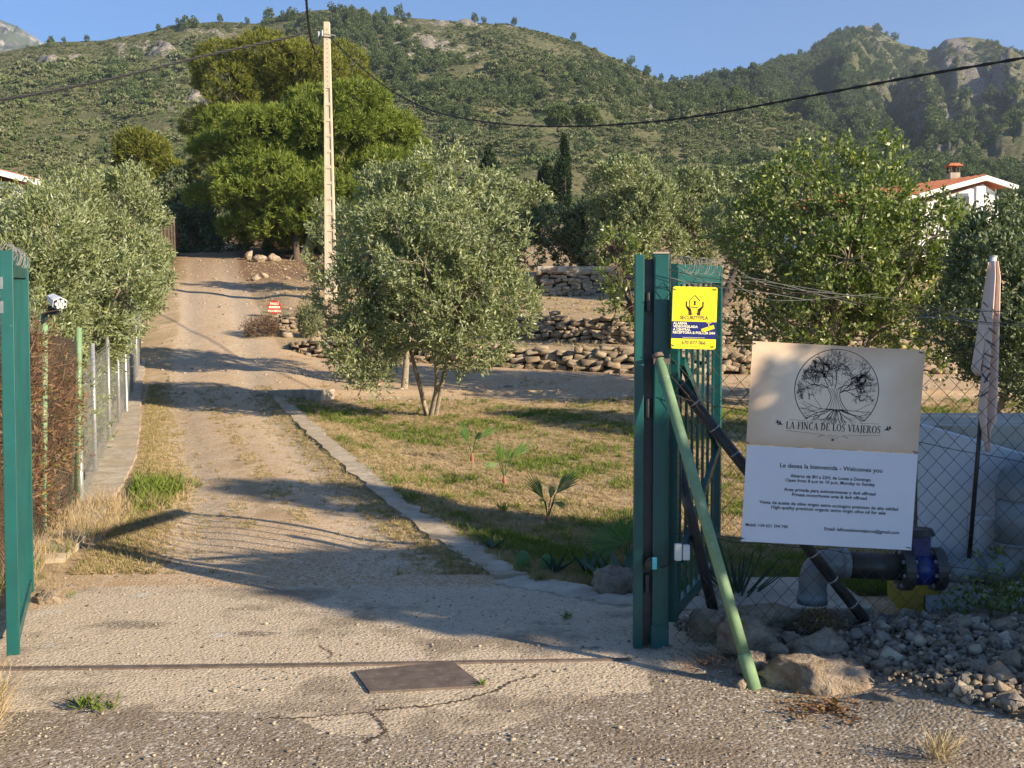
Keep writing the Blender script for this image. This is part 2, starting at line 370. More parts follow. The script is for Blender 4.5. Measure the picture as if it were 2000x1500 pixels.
def crack_y(X): return 4.95 + .12 * np.sin(X * 2.1) + np.clip(X, -9, 0) * .0
def axis(segs):
    out = [segs[0][0]]
    for a, b_, st in segs:
        n = max(1, int(round((b_ - a) / st))); out += list(np.linspace(a, b_, n + 1)[1:])
    return np.array(out)
def build_ground():
    xs = axis([(-160, -60, 6), (-60, -24, 1.5), (-24, -14, .5), (-14, -5.5, .14), (-5.5, 4.5, .07), (4.5, 9, .2), (9, 24, .6), (24, 60, 2), (60, 160, 6)])
    ys = axis([(-60, -10, 5), (-10, 2, 1), (2, 3.6, .2), (3.6, 10, .07), (10, 36, .12), (36, 60, .4), (60, 96, 1.2)])
    X, Y = np.meshgrid(xs, ys); Z = H(X, Y)
    nx, ny = len(xs), len(ys)
    v = np.stack([X, Y, Z], -1).reshape(-1, 3)
    xr, xl = XR(Y), XL(Y)
    on_road = (1 - sst(X, xr - .15, xr + .15)) * sst(X, xl - .25, xl + .1)
    # right hand lane joining the drive, in front of the terraces
    lane = sst(X, xr - .3, xr + .3) * sst(Y, 19.6 - .1 * np.clip(X + 4, -4, 6), 20.4 - .1 * np.clip(X + 4, -4, 6)) * (1 - sst(Y, W3(X) - .4, W3(X)))
    conc = (1 - sst(Y, 6.9, 7.6)) * sst(Y, 0, 1) * sst(X, -3.2, -2.7) * (1 - sst(X, 1.5, 2.1))
    edge = 4.75 - .28 * sst(X, -1.1, -.7) + .55 * sst(X, -.2, .55)
    asph = 1 - sst(Y, edge - .1, edge + .1)
    asph = np.maximum(asph, sst(X, .62, .7) * (1 - sst(Y, 5.3, 5.45)))
    stain = .62 * np.exp(-((X + 2.25) / .5) ** 2 - ((Y - 6.25) / .2) ** 2) + .6 * np.exp(-((X + 1.45) / .35) ** 2 - ((Y - 6.05) / .13) ** 2) + .58 * np.exp(-((X - .45) / .3) ** 2 - ((Y - 5.75) / .12) ** 2)
    asph = np.maximum(asph, stain)
    c = (xr + xl) / 2; d = np.abs(X - c)
    track = np.exp(-((d - .75) / .38) ** 2)
    gravel = on_road * (.35 + .65 * track) * sst(Y, 7, 8)
    mid = np.exp(-(d / .3) ** 2) * on_road * sst(Y, 9, 10) * (1 - sst(Y, 15, 19)) * (.25 + .5 * sst(snoise(X * 2, Y, 1.6), -.2, .6))
    verge = (1 - sst(np.abs(X - xr + .15), .1, .5)) * .6 * sst(Y, 8, 9) * (1 - sst(Y, 16, 18)) + (1 - sst(np.abs(X - xl - .15), .1, .55)) * (.35 + .5 * sst(snoise(X * 2, Y, 1.2), -.5, .5))
    lawn = sst(X, xr - .05, xr + .2) * sst(Y, 6.8, 7.6) * (1 - lane)
    terr = sst(Y, W3(X), W3(X) + .3) * sst(X, xr, xr + .5)
    lawn = lawn * (1 - terr * .45)
    left = 1 - sst(X, xl - .2, xl)
    grass = np.clip(np.maximum.reduce([mid, verge * (1 - asph), lawn, left * .8]) * (1 - lane), 0, 1)
    grass = grass * (1 - np.maximum(conc, asph))
    litter = sst(Y, 36, 42) * (1 - on_road * .8) * sst(X, -30, -18) * (1 - sst(X, -2, 1)) + sst(Y, 34, 50) * .25 + .9 * sst(X, 1.4, 2.0) * (1 - sst(Y, 6.0, 6.6))
    litter = np.clip(litter, 0, 1)
    att = dict(conc=conc, asph=asph, gravel=gravel, grass=grass, litter=litter)
    I = np.arange(nx * ny).reshape(ny, nx)
    q = np.stack([I[:-1, :-1], I[:-1, 1:], I[1:, 1:], I[1:, :-1]], -1).reshape(-1, 4)
    xc = (X[:-1, :-1] + X[1:, 1:]).ravel() / 2; yc = (Y[:-1, :-1] + Y[1:, 1:]).ravel() / 2
    zone = np.zeros(len(q), int)                       # 0 ground
    rd = (xc > XL(yc)) & (xc < XR(yc)); zone[rd & (yc >= 7.2) & (yc < 60)] = 1
    zone[(yc < 7.2) & (yc > 4.6) & (xc > -3.0) & (xc < 1.6)] = 2
    zone[(yc <= 4.6)] = 3
    zone[(xc > XR(yc)) & (yc > 7.2) & (yc < 20) & (xc < 9)] = 4
    zone[(xc > XR(yc)) & (yc >= 20) & (yc < W3(xc)) & (xc < 24)] = 5
    for zi, nm in enumerate(['ground', 'dirt_road', 'concrete_apron', 'road_surface', 'lawn', 'dirt_track']):
        f = q[zone == zi]; used, inv = np.unique(f, return_inverse=True)
        me = np_mesh(nm, v[used], inv.reshape(-1, 4), smooth=True)
        for k_, arr in att.items():
            a = me.attributes.new(k_, 'FLOAT', 'POINT'); a.data.foreach_set('value', arr.reshape(-1)[used].astype(np.float32))
        tag(link(nm, me, M['ground']), kind='structure')
build_ground()
# ------------------------------------------------------------ scattering of countless small things (one object each)
def scatter(name, protos, pts, rz, sc, idx, mats, label=None, cat=None, tilt=None, kind='stuff'):
    """ONE object: a cloud of points that carries instances of loose meshes"""
    me = bpy.data.meshes.new(name); n = len(pts)
    me.vertices.add(n); me.vertices.foreach_set('co', np.asarray(pts, dtype=np.float32).ravel())
    rot = np.zeros((n, 3), np.float32); rot[:, 2] = rz
    if tilt is not None: rot[:, 0] = tilt[0]; rot[:, 1] = tilt[1]
    a = me.attributes.new('rot', 'FLOAT_VECTOR', 'POINT'); a.data.foreach_set('vector', rot.ravel())
    scv = np.asarray(sc, dtype=np.float32)
    if scv.ndim == 1: scv = np.repeat(scv[:, None], 3, 1)
    a = me.attributes.new('siz', 'FLOAT_VECTOR', 'POINT'); a.data.foreach_set('vector', scv.ravel())
    a = me.attributes.new('idx', 'INT', 'POINT'); a.data.foreach_set('value', np.asarray(idx, dtype=np.int32))
    o = link(name, me, mats); tag(o, label, cat, kind=kind)
    g = bpy.data.node_groups.new(name + '_nodes', 'GeometryNodeTree')
    g.interface.new_socket('Geometry', in_out='INPUT', socket_type='NodeSocketGeometry')
    g.interface.new_socket('Geometry', in_out='OUTPUT', socket_type='NodeSocketGeometry')
    gi = g.nodes.new('NodeGroupInput'); go = g.nodes.new('NodeGroupOutput'); jn = g.nodes.new('GeometryNodeJoinGeometry')
    def named(nm, ty):
        q = g.nodes.new('GeometryNodeInputNamedAttribute'); q.data_type = ty; q.inputs[0].default_value = nm
        return [s for s in q.outputs if s.enabled and s.name == 'Attribute'][0]
    for k, pm in enumerate(protos):
        po = bpy.data.objects.new(name + '_source', pm)
        oi = g.nodes.new('GeometryNodeObjectInfo'); oi.inputs[0].default_value = po
        ip_ = g.nodes.new('GeometryNodeInstanceOnPoints')
        cmpn = g.nodes.new('FunctionNodeCompare'); cmpn.data_type = 'INT'; cmpn.operation = 'EQUAL'
        ins = [s for s in cmpn.inputs if s.enabled]
        g.links.new(named('idx', 'INT'), ins[0]); ins[1].default_value = k
        g.links.new(gi.outputs[0], ip_.inputs['Points']); g.links.new(cmpn.outputs[0], ip_.inputs['Selection'])
        g.links.new(oi.outputs['Geometry'], ip_.inputs['Instance'])
        g.links.new(named('rot', 'FLOAT_VECTOR'), ip_.inputs['Rotation']); g.links.new(named('siz', 'FLOAT_VECTOR'), ip_.inputs['Scale'])
        g.links.new(ip_.outputs[0], jn.inputs[0])
    g.links.new(jn.outputs[0], go.inputs[0])
    md = o.modifiers.new('scatter', 'NODES'); md.node_group = g
    return o

# ------------------------------------------------------------ leaves
def unit(v): return v / np.maximum(np.linalg.norm(v, axis=-1, keepdims=True), 1e-9)
def leaf_quads(rng, base, d, ln, wd, droop=0):
    """one rhombic leaf per base point, along d"""
    n = len(base); r = unit(rng.normal(size=(n, 3))); side = unit(np.cross(d, r)) * (wd / 2)[:, None]
    L = d * ln[:, None]
    mid = base + L * .5; tip = base + L; tip[:, 2] -= droop * ln
    v = np.stack([base, mid + side, tip, mid - side], 1).reshape(-1, 3)
    return v, np.arange(4 * n).reshape(n, 4)
def lobes_shell(rng, lobes, n, shell=.3, low_cut=-2, keep=.25):
    """points in the outer layer of a union of ellipsoids, with outward normals"""
    lobes = np.asarray(lobes); vol = (lobes[:, 3] * lobes[:, 4] + lobes[:, 3] * lobes[:, 5]); k = rng.choice(len(lobes), size=int(n * 3), p=vol / vol.sum())
    d = unit(rng.normal(size=(len(k), 3))); r = 1 - np.abs(rng.normal(size=len(k))) * shell; r = np.clip(r, .15, 1.08)
    L = lobes[k]; p = L[:, :3] + d * r[:, None] * L[:, 3:6]
    ok = d[:, 2] > low_cut
    inside = np.zeros(len(p))
    for q in lobes:
        s = (((p - q[:3]) / q[3:6]) ** 2).sum(1); inside = np.maximum(inside, (s < .5))
    ok &= (inside < .5) | (rng.random(len(p)) < keep)
    p, d = p[ok][:n], d[ok][:n]
    return p, d
def foliage(name, rng, lobes, n_twigs, per, ln, wd, twig=.22, up=.5, shell=.3, spread=.9, gap=.0, gscale=1.2, low_cut=-2, hang=0., keep=.25, tint_lo=0., tint_w=.35):
    p, d = lobes_shell(rng, lobes, n_twigs, shell, low_cut, keep)
    if gap:
        g = snoise(p[:, 0] * 2.1 + p[:, 2], p[:, 1] * 2 + p[:, 2] * 2.6, gscale) + .7 * snoise(p[:, 0] * 5.2 + 3, p[:, 2] * 5.1 - p[:, 1] * 2, gscale)
        ok = g > np.quantile(g, gap); p, d = p[ok], d[ok]
    n = len(p); td = unit(d * .7 + np.array([0, 0, up]) + rng.normal(size=(n, 3)) * .35)
    tl = twig * rng.uniform(.6, 1.4, n)
    s = rng.random((n, per)); base = p[:, None] + td[:, None] * (s * tl[:, None])[..., None]
    ld = unit(td[:, None] * .8 + rng.normal(size=(n, per, 3)) * spread * .6 + np.array([0, 0, -hang])).reshape(-1, 3)
    m = n * per
    v, f = leaf_quads(rng, base.reshape(-1, 3), ld, ln * rng.uniform(.7, 1.25, m), wd * rng.uniform(.7, 1.3, m))
    tt = np.clip(tint_lo + np.repeat(rng.random(n), per) * .5 + rng.random(m) * tint_w, 0, .84)
    tt = np.where(rng.random(m) < .05, .95, tt)
    return np_mesh(name, v, f, tt), p

def box_lobes(rng, box, Y, k, depth=None, size=(.28, .42), flat=1.):
    """lumps that fill a crown whose silhouette spans a pixel box at distance Y"""
    x0, x1, y0, y1 = box
    a = at(x0, y1, Y); b = at(x1, y0, Y); W = b.x - a.x; Hh = b.z - a.z; D = depth or W
    c = Vector(((a.x + b.x) / 2, Y, (a.z + b.z) / 2)); out = []
    for i in range(k):
        th = rng.uniform(0, 2 * math.pi); rr = math.sqrt(rng.random()) * .68
        zz = rng.uniform(-.72, .72); sc_ = math.sqrt(max(.05, 1 - zz * zz * .75))
        r = rng.uniform(*size)
        rx, ry, rz_ = r * W / 2 * rng.uniform(.85, 1.15), r * D / 2, r * Hh / 2 * flat * rng.uniform(.85, 1.15)
        px = math.cos(th) * rr * sc_ * W / 2; py = math.sin(th) * rr * sc_ * D / 2; pz = zz * Hh / 2 * (1 - r * .45)
        out.append([c.x + px, c.y + py, c.z + pz, rx, ry, rz_])
    L = np.array(out)      # stretch the lumps so that together they span the crown
    for ax, lo, hi in ((0, a.x, b.x), (2, a.z, b.z)):
        r = L[:, ax + 3]; m0 = np.sort(L[:, ax] - r)[:2].mean(); m1 = np.sort(L[:, ax] + r)[-2:].mean(); k_ = (hi - lo) / (m1 - m0)
        L[:, ax] = lo + (L[:, ax] - m0) * k_; L[:, ax + 3] *= min(k_, 1.35)
    return [tuple(q) for q in L], c, W, Hh

def branches(mb, rng, start, targets, r0, mid_up=.25, n=6):
    for tg in targets:
        s, e = Vector(start), Vector(tg)
        m = s.lerp(e, .5) + Vector((rng.normal() * .06, rng.normal() * .06, mid_up * .3)) * (e - s).length
        pts = resample([s, m, e], 6); mb.tube(pts, [r0 * (1 - .8 * i / 6) for i in range(7)], n, caps=False)

def tree(name, label, cat, group, lobes, base, mat, seed, n_twigs, per, ln, wd, stems=1, trunk_r=.12, trunk_mat='bark', fork=.35, twigs_r=.008, lean=(0, 0), n_br=14, n_fine=60, crown_only=False, **kw):
    rng = np.random.default_rng(seed)
    me, p = foliage('crown', rng, lobes, n_twigs, per, ln, wd, **kw)
    L = np.asarray(lobes); cz = (L[:, 2] - L[:, 5]).min(); c = L[:, :3].mean(0)
    t = root(name, base, label, cat, group)
    link('crown', me, M[mat], t)
    mb = MB(); base = Vector(base)
    tops = []
    for k in range(stems):
        a = 2 * math.pi * k / max(stems, 1) + .6
        sp = .45 if stems > 1 else .0
        top = Vector((base.x + (c[0] - base.x) * .5 + math.cos(a) * sp + lean[0], base.y + (c[1] - base.y) * .5 + math.sin(a) * sp, base.z + (c[2] - base.z) * fork * 1.6))
        off = Vector((math.cos(a) * .09, math.sin(a) * .09, 0)) if stems > 1 else Vector()
        b0 = base + off - Vector((0, 0, .1))
        m_ = b0.lerp(top, .5) + Vector((rng.normal() * .05, rng.normal() * .05, 0)) * (top - b0).length
        pts = resample([b0, b0 + Vector((0, 0, .12)), m_, top], 9)
        mb.tube(pts, [trunk_r * (1.35 - .3 * min(i, 2) - .045 * i) for i in range(10)], 9); tops.append(top)
    idx = rng.choice(len(lobes), size=min(len(lobes), n_br), replace=False)
    for i in idx:
        e = Vector(L[i, :3]); s = min(tops, key=lambda q: (q - e).length)
        branches(mb, rng, s, [e], trunk_r * .5)
    for q in p[rng.choice(len(p), size=min(n_fine, len(p)), replace=False)]:
        i = int(np.argmin(((L[:, :3] - q) ** 2).sum(1))); branches(mb, rng, L[i, :3], [q], twigs_r * 1.6, n=4)
    mb.build('trunk', M[trunk_mat], t, smooth=True)
    return t

# ------------------------------------------------------------ hills
def fbm(P, oct_=5, seed=0):
    out = np.empty(len(P))
    for i, q in enumerate(P): out[i] = mn.fractal(Vector((q[0] + seed * 13.7, q[1], q[2])), 1.0, 2.1, oct_, noise_basis='PERLIN_ORIGINAL')
    return out
def hill_mat(name, rocky):
    m, t, b = node_mat(name); p = pos(t)
    geo = N(t, 'ShaderNodeNewGeometry'); sx = N(t, 'ShaderNodeSeparateXYZ'); t.links.new(geo.outputs['Normal'], sx.inputs[0])
    rk = N(t, 'ShaderNodeAttribute', attribute_name='rock').outputs['Fac']
    n1 = noise_out(t, p, .03, 8, .7); n2 = noise_out(t, p, .25, 8, .75); n3 = noise_out(t, p, .9, 6, .75)
    c = mixc(t, ramp(t, n2, .48, .66), (.165, .175, .085), (.31, .25, .15)); c = mixc(t, mth(t, 'MULTIPLY', ramp(t, n3, .52, .4), .7), c, (.09, .11, .045))
    c = mixc(t, ramp(t, n1, .52, .66), c, (.13, .15, .06))
    c = mixc(t, ramp(t, n3, .6, .7), c, (.46, .38, .27))
    r = mixc(t, ramp(t, n3, .36, .62), (.13, .115, .095), (.54, .48, .40) if not rocky else (.42, .37, .31))
    e = mth(t, 'ADD', mth(t, 'MULTIPLY', rk, 1.0), mth(t, 'MULTIPLY', mth(t, 'SUBTRACT', n2, .5), 1.8)); e = mth(t, 'ADD', e, mth(t, 'MULTIPLY', mth(t, 'SUBTRACT', n3, .5), 1.5))
    c = mixc(t, ramp(t, e, .5, .62), c, r)
    t.links.new(c, b.inputs['Base Color']); b.inputs['Roughness'].default_value = 1; b.inputs['Specular IOR Level'].default_value = .1
    bump(t, b, mth(t, 'ADD', n3, mth(t, 'MULTIPLY', n2, 2)), 2.2 if rocky else 1.2, .9)
    return m
M['hill'] = hill_mat('hillside', False); M['mountain'] = hill_mat('mountainside', True)
HR = [(-900, 190), (-400, 150), (-100, 120), (0, 103), (60, 92), (100, 82), (200, 80), (300, 60), (330, 50), (430, 42), (500, 46), (540, 32), (620, 20), (700, 17), (730, 30), (900, 42), (1000, 50), (1060, 62), (1130, 82), (1220, 122), (1300, 160), (1370, 172), (1440, 190), (1520, 228), (1600, 262), (1700, 296), (1800, 318), (1900, 330), (2000, 340), (2300, 350), (2900, 380)]
MR = [(700, 230), (1000, 205), (1200, 190), (1370, 165), (1440, 157), (1500, 132), (1560, 112), (1600, 92), (1640, 64), (1680, 51), (1720, 60), (1760, 85), (1800, 95), (1825, 98), (1845, 80), (1890, 71), (1940, 80), (1970, 95), (2000, 104), (2100, 120), (2300, 100), (2600, 160), (2900, 200)]
def polar(name, ridge, Y0, D, y0, mat, amp, amp_r, ncol=420, nrow=170, curve=.85, seed=1, rockf=None, x0=-700, x1=2700, depth=None):
    px = np.linspace(x0, x1, ncol); t = np.concatenate([np.linspace(0, 1, nrow), [1.02, 1.06, 1.12, 1.22, 1.35]])
    PX, T = np.meshgrid(px, t); ry = ip(PX, ridge); Dx = D if depth is None else ip(PX, depth)
    Y = Y0 + (Dx - Y0) * T; u = (PX - 1000) / F
    by = ip(PX, y0) if isinstance(y0, list) else y0
    tt = np.clip(T, 0, 1) ** curve
    py = by + (ry - by) * tt + np.clip(T - 1, 0, 1) * 900
    v = (750 - py) / F; dy = math.cos(PITCH) + v * math.sin(PITCH); dz = -math.sin(PITCH) + v * math.cos(PITCH); s = Y / dy
    X = u * s; Z = EYE + dz * s
    P = np.stack([X, Y, Z], -1).reshape(-1, 3)
    a = fbm(P * [.011, .011, .0], 6, seed).reshape(X.shape); b_ = fbm(P * [.045, .045, .0], 4, seed + 3).reshape(X.shape)
    env = np.sin(np.pi * np.clip(T, 0, 1)) ** .7
    Z = Z + (a * amp * env) + b_ * amp_r * np.minimum(env + .12, 1)
    rock = np.zeros_like(X)
    if rockf is not None: rock, Z = rockf(PX, T, X, Y, Z, py, P)
    I = np.arange(X.size).reshape(X.shape); q = np.stack([I[:-1, :-1], I[:-1, 1:], I[1:, 1:], I[1:, :-1]], -1).reshape(-1, 4)
    me = np_mesh(name, np.stack([X, Y, Z], -1).reshape(-1, 3), q, smooth=True)
    at_ = me.attributes.new('rock', 'FLOAT', 'POINT'); at_.data.foreach_set('value', rock.reshape(-1).astype(np.float32))
    o = link(name, me, mat); tag(o, kind='structure')
    return o, (px, t, X, Y, Z, rock)
def rock_main(PX, T, X, Y, Z, py, P):
    g = fbm(np.stack([PX * .006, py * .028, py * 0], -1).reshape(-1, 3), 5, 9).reshape(PX.shape)
    rk = np.zeros_like(PX)
    for cx, cy, sx, sy, w_ in ((110, 112, 60, 12, .9), (300, 92, 45, 20, .9), (270, 100, 110, 22, .5), (760, 65, 110, 14, .75), (900, 50, 90, 8, .7), (850, 95, 130, 25, .45), (380, 205, 60, 25, .5), (1275, 250, 22, 10, .9), (400, 60, 100, 10, .5), (960, 270, 30, 5, .5), (1180, 85, 60, 14, .4), (100, 230, 60, 12, .35), (330, 250, 50, 15, .35), (1540, 240, 30, 22, .8)):
        rk = np.maximum(rk, w_ * np.exp(-((PX - cx) / sx) ** 2 - ((py - cy) / sy) ** 2))
    g2 = fbm(np.stack([PX * .035, py * .09, py * 0], -1).reshape(-1, 3), 4, 29).reshape(PX.shape)
    rk = np.clip(rk * (.7 + g * 1.0 + g2 * 2.2), 0, 1)
    return rk, Z + np.clip(rk - .35, 0, 1) * 3.5
def rock_mtn(PX, T, X, Y, Z, py, P):
    g = fbm(np.stack([PX * .012, py * .014, py * 0], -1).reshape(-1, 3), 6, 5).reshape(PX.shape)
    rk = np.zeros_like(PX)
    for cx, cy, sx, sy, w_ in ((1690, 58, 22, 8, .9), (1710, 75, 40, 15, .6), (1560, 200, 40, 14, .6), (1540, 245, 28, 22, .95), (1890, 85, 60, 16, .85), (1890, 122, 55, 18, 1.0), (1740, 160, 50, 30, .5), (1900, 190, 90, 50, .95), (1800, 215, 26, 35, 1), (1850, 235, 40, 22, .9), (1980, 230, 60, 70, .7), (1760, 230, 50, 50, .55), (1690, 110, 60, 20, .45), (1840, 300, 90, 20, .4), (2100, 180, 120, 60, .8)):
        rk = np.maximum(rk, w_ * np.exp(-((PX - cx) / sx) ** 2 - ((py - cy) / sy) ** 2))
    rk = np.clip(rk * (.85 + g * 1.1), 0, 1)
    # gullies run down the slope; spurs between them, roughened by ridged noise
    gu = np.zeros_like(PX)
    for xa, ya, xb, yb, wd_, dp in ((1700, 150, 1790, 290, 26, -14), (1745, 185, 1785, 280, 16, -10), (1848, 180, 1868, 260, 14, -10), (1765, 90, 1750, 180, 22, -9), (1822, 98, 1795, 190, 16, -10), (1900, 200, 1925, 290, 16, -8), (1690, 55, 1650, 180, 24, 8), (1800, 185, 1822, 270, 14, 12), (1860, 125, 1930, 125, 14, 6), (1600, 150, 1640, 290, 26, -9), (1950, 150, 2000, 280, 20, 9), (1920, 130, 1960, 250, 16, -8), (1545, 160, 1560, 290, 22, -7)):
        dx, dy_ = xb - xa, yb - ya; L2 = dx * dx + dy_ * dy_
        s = np.clip(((PX - xa) * dx + (py - ya) * dy_) / L2, 0, 1); d2 = (PX - xa - s * dx) ** 2 + (py - ya - s * dy_) ** 2
        gu += dp * np.exp(-d2 / wd_ ** 2)
    rg_ = fbm(np.stack([PX * .05, py * .025, py * 0], -1).reshape(-1, 3), 4, 15).reshape(PX.shape)
    gu += (1 - np.abs(rg_) * 3) * (1.5 + 2.2 * rk) - 1.5
    return rk, Z + gu * np.sin(np.pi * np.clip(T, 0, 1)) ** .4 + np.clip(rk - .3, 0, 1) * 2
hill_o, HG = polar('hill', HR, 88, 430, 478, M['hill'], 10, 2.2, rockf=rock_main, curve=.8, seed=1, depth=[(-900, 380), (300, 420), (800, 450), (1300, 430), (1700, 300), (2900, 260)])
mt_o, MG = polar('mountain', MR, 330, 950, 330, M['mountain'], 26, 7, rockf=rock_mtn, curve=.8, seed=4, x0=500, x1=2900, ncol=460, nrow=150, depth=[(700, 480), (1300, 560), (1440, 650), (1560, 800), (1690, 1000), (2900, 1000)])
FR = [(-900, 60), (-300, 20), (-100, 25), (0, 40), (30, 50), (60, 68), (90, 90), (130, 120), (200, 150), (300, 190)]
polar('far_mountain', FR, 900, 1900, 200, noisy('far_limestone', (.15, .15, .13), (.4, .37, .33), .03, 1, 3, .05, c3=(.09, .11, .08), s3=.02, lo3=.45, hi3=.55), 60, 16, ncol=120, nrow=60, x0=-900, x1=320, seed=8, rockf=lambda PX, T, X, Y, Z, py, P: (np.ones_like(PX), Z))

def haze():
    mb = MB(); mb.box((-2200, -90, -60), (2600, 2300, 640)); me = mb.mesh('haze'); m = bpy.data.materials.new('haze'); m.use_nodes = True; t = m.node_tree; t.nodes.clear()
    o = t.nodes.new('ShaderNodeOutputMaterial'); v = t.nodes.new('ShaderNodeVolumePrincipled'); v.inputs['Density'].default_value = .0002; v.inputs['Color'].default_value = (.72, .84, 1, 1); v.inputs['Anisotropy'].default_value = .3
    t.links.new(v.outputs[0], o.inputs['Volume']); tag(link('haze', me, m), kind='stuff')
if HAZE: haze()

def hpoint(G, px, tq):
    pxs, ts, X, Y, Z, rk = G
    i = np.interp(px, pxs, np.arange(len(pxs))); j = np.interp(tq, ts, np.arange(len(ts)))
    i0 = np.clip(i.astype(int), 0, len(pxs) - 2); j0 = np.clip(j.astype(int), 0, len(ts) - 2); a = i - i0; b = j - j0
    f = lambda A: (A[j0, i0] * (1 - a) * (1 - b) + A[j0, i0 + 1] * a * (1 - b) + A[j0 + 1, i0] * (1 - a) * b + A[j0 + 1, i0 + 1] * a * b)
    return f(X), f(Y), f(Z), f(rk)
def bush_proto(seed, mat, n=46, per=5, ln=.34, wd=.22, flat=.75, lob=4):
    rng = np.random.default_rng(seed)
    lobes = [(rng.uniform(-.28, .28), rng.uniform(-.28, .28), rng.uniform(.25, .5) * flat, .42, .42, .36 * flat) for _ in range(lob)]
    me, _ = foliage('bush', rng, lobes, n, per, ln, wd, twig=.15, up=.4, shell=.18, keep=.1)
    me.materials.append(M[mat]); return me
def pine_proto(seed, mat, hgt=3.2):
    rng = np.random.default_rng(seed)
    lobes = [(rng.normal() * .28, rng.normal() * .28, z, r, r, r * .6) for z, r in ((1.0, .75), (1.35, .95), (1.8, .8), (2.2, .7), (2.6, .5), (2.95, .3))]
    me, _ = foliage('pine', rng, lobes, 170, 6, .34, .16, twig=.2, up=.6, shell=.25)
    me.materials.append(M[mat]); return me
def hill_scrub():
    rng = np.random.default_rng(11); n = 170000
    px = rng.uniform(-350, 2350, n); tq = rng.random(n) ** .9 * .995
    X, Y, Z, rk = hpoint(HG, px, tq)
    dens = fbm(np.stack([X * .05, Y * .05, X * 0], -1), 4, 3)
    keep = (rng.random(n) > rk * 1.5) & (dens + rng.normal(size=n) * .25 > -.06); X, Y, Z, tq, px, dens = X[keep], Y[keep], Z[keep], tq[keep], px[keep], dens[keep]
    s = rng.lognormal(-.62, .5, len(X)) * np.clip(Y / 330, .3, 1.1) ** .6 * np.where(tq > .9, .6, 1)
    s = np.clip(s, .35, 3)
    protos = [bush_proto(1, 'shrub'), bush_proto(2, 'scrub_green'), bush_proto(3, 'pine_far'), bush_proto(4, 'shrub', flat=.9)]
    scatter('hillside_scrub', protos, np.stack([X, Y, Z - .1], -1), rng.uniform(0, 6.28, len(X)), s * 1.25, rng.choice(4, len(X), p=[.4, .25, .15, .2]), [M['shrub']],
            'low green scrub bushes covering the sunlit slope of the main hill', 'scrub')
    # woods on the hill: dark pines in patches
    n = 60000; px = rng.uniform(-350, 2350, n); tq = rng.random(n) * .985
    X, Y, Z, rk = hpoint(HG, px, tq)
    v = (Z - EYE) / Y; py = 750 - F * np.tan(np.arctan(v) + PITCH)
    w_ = np.zeros(n)
    for cx, cy, sx, sy, k in ((960, 185, 150, 24, 1.6), (870, 200, 60, 45, 1.0), (1120, 165, 170, 18, .9), (690, 60, 60, 45, 1.6), (740, 100, 60, 60, .8), (1380, 200, 90, 30, .9), (1350, 175, 80, 12, .9), (620, 50, 70, 18, 1.2), (820, 150, 60, 30, .7), (1230, 190, 80, 20, .6), (240, 170, 60, 30, .4), (1700, 330, 250, 26, 1.1), (1950, 360, 150, 30, 1.3), (570, 300, 500, 14, .2), (380, 52, 35, 8, 1.3), (1090, 228, 70, 13, .25)):
        w_ = np.maximum(w_, k * np.exp(-((px - cx) / sx) ** 2 - ((py - cy) / sy) ** 2))
    keep = rng.random(n) < w_ * .2; X, Y, Z = X[keep], Y[keep], Z[keep]
    s = rng.uniform(.7, 1.7, len(X)) * np.clip(Y / 350, .6, 1)
    protos = [pine_proto(21, 'pine_far'), pine_proto(22, 'pine_far'), pine_proto(23, 'pine_far')]
    scatter('hillside_pinewood', protos, np.stack([X, Y, Z - .3], -1), rng.uniform(0, 6.28, len(X)), s, rng.choice(3, len(X)), [M['pine_far']],
            'patches of dark pinewood growing across the middle of the hill', 'pinewood')
    # the mountain behind
    n = 130000; px = rng.uniform(1250, 2250, n); tq = rng.random(n) ** .8 * .985
    X, Y, Z, rk = hpoint(MG, px, tq); v = (Z - EYE) / Y; py = 750 - F * np.tan(np.arctan(v) + PITCH)
    d = fbm(np.stack([X * .02, Y * .02, X * 0], -1), 4, 6)
    w_ = .14 + np.exp(-((px - 1570) / 110) ** 2 - ((py - 190) / 75) ** 2) * .5 + d * .4
    keep = (rng.random(n) < w_) & (rng.random(n) > rk * 1.35); X, Y, Z, px, py = X[keep], Y[keep], Z[keep], px[keep], py[keep]
    wood = (rng.random(len(X)) < .85 * np.exp(-((px - 1570) / 130) ** 2 - ((py - 190) / 90) ** 2) + .12)
    idx = np.where(wood, rng.choice(3, len(X)), 3 + rng.choice(2, len(X)))
    s = np.where(wood, rng.uniform(1.2, 2.3, len(X)), rng.uniform(.8, 2.4, len(X)))
    protos += [bush_proto(5, 'shrub'), bush_proto(6, 'scrub_green')]
    scatter('mountain_pinewood', protos, np.stack([X, Y, Z - .4], -1), rng.uniform(0, 6.28, len(X)), s, idx, [M['pine_far']],
            'dark pinewood and scrub climbing the rocky mountain at the right', 'pinewood')
hill_scrub()
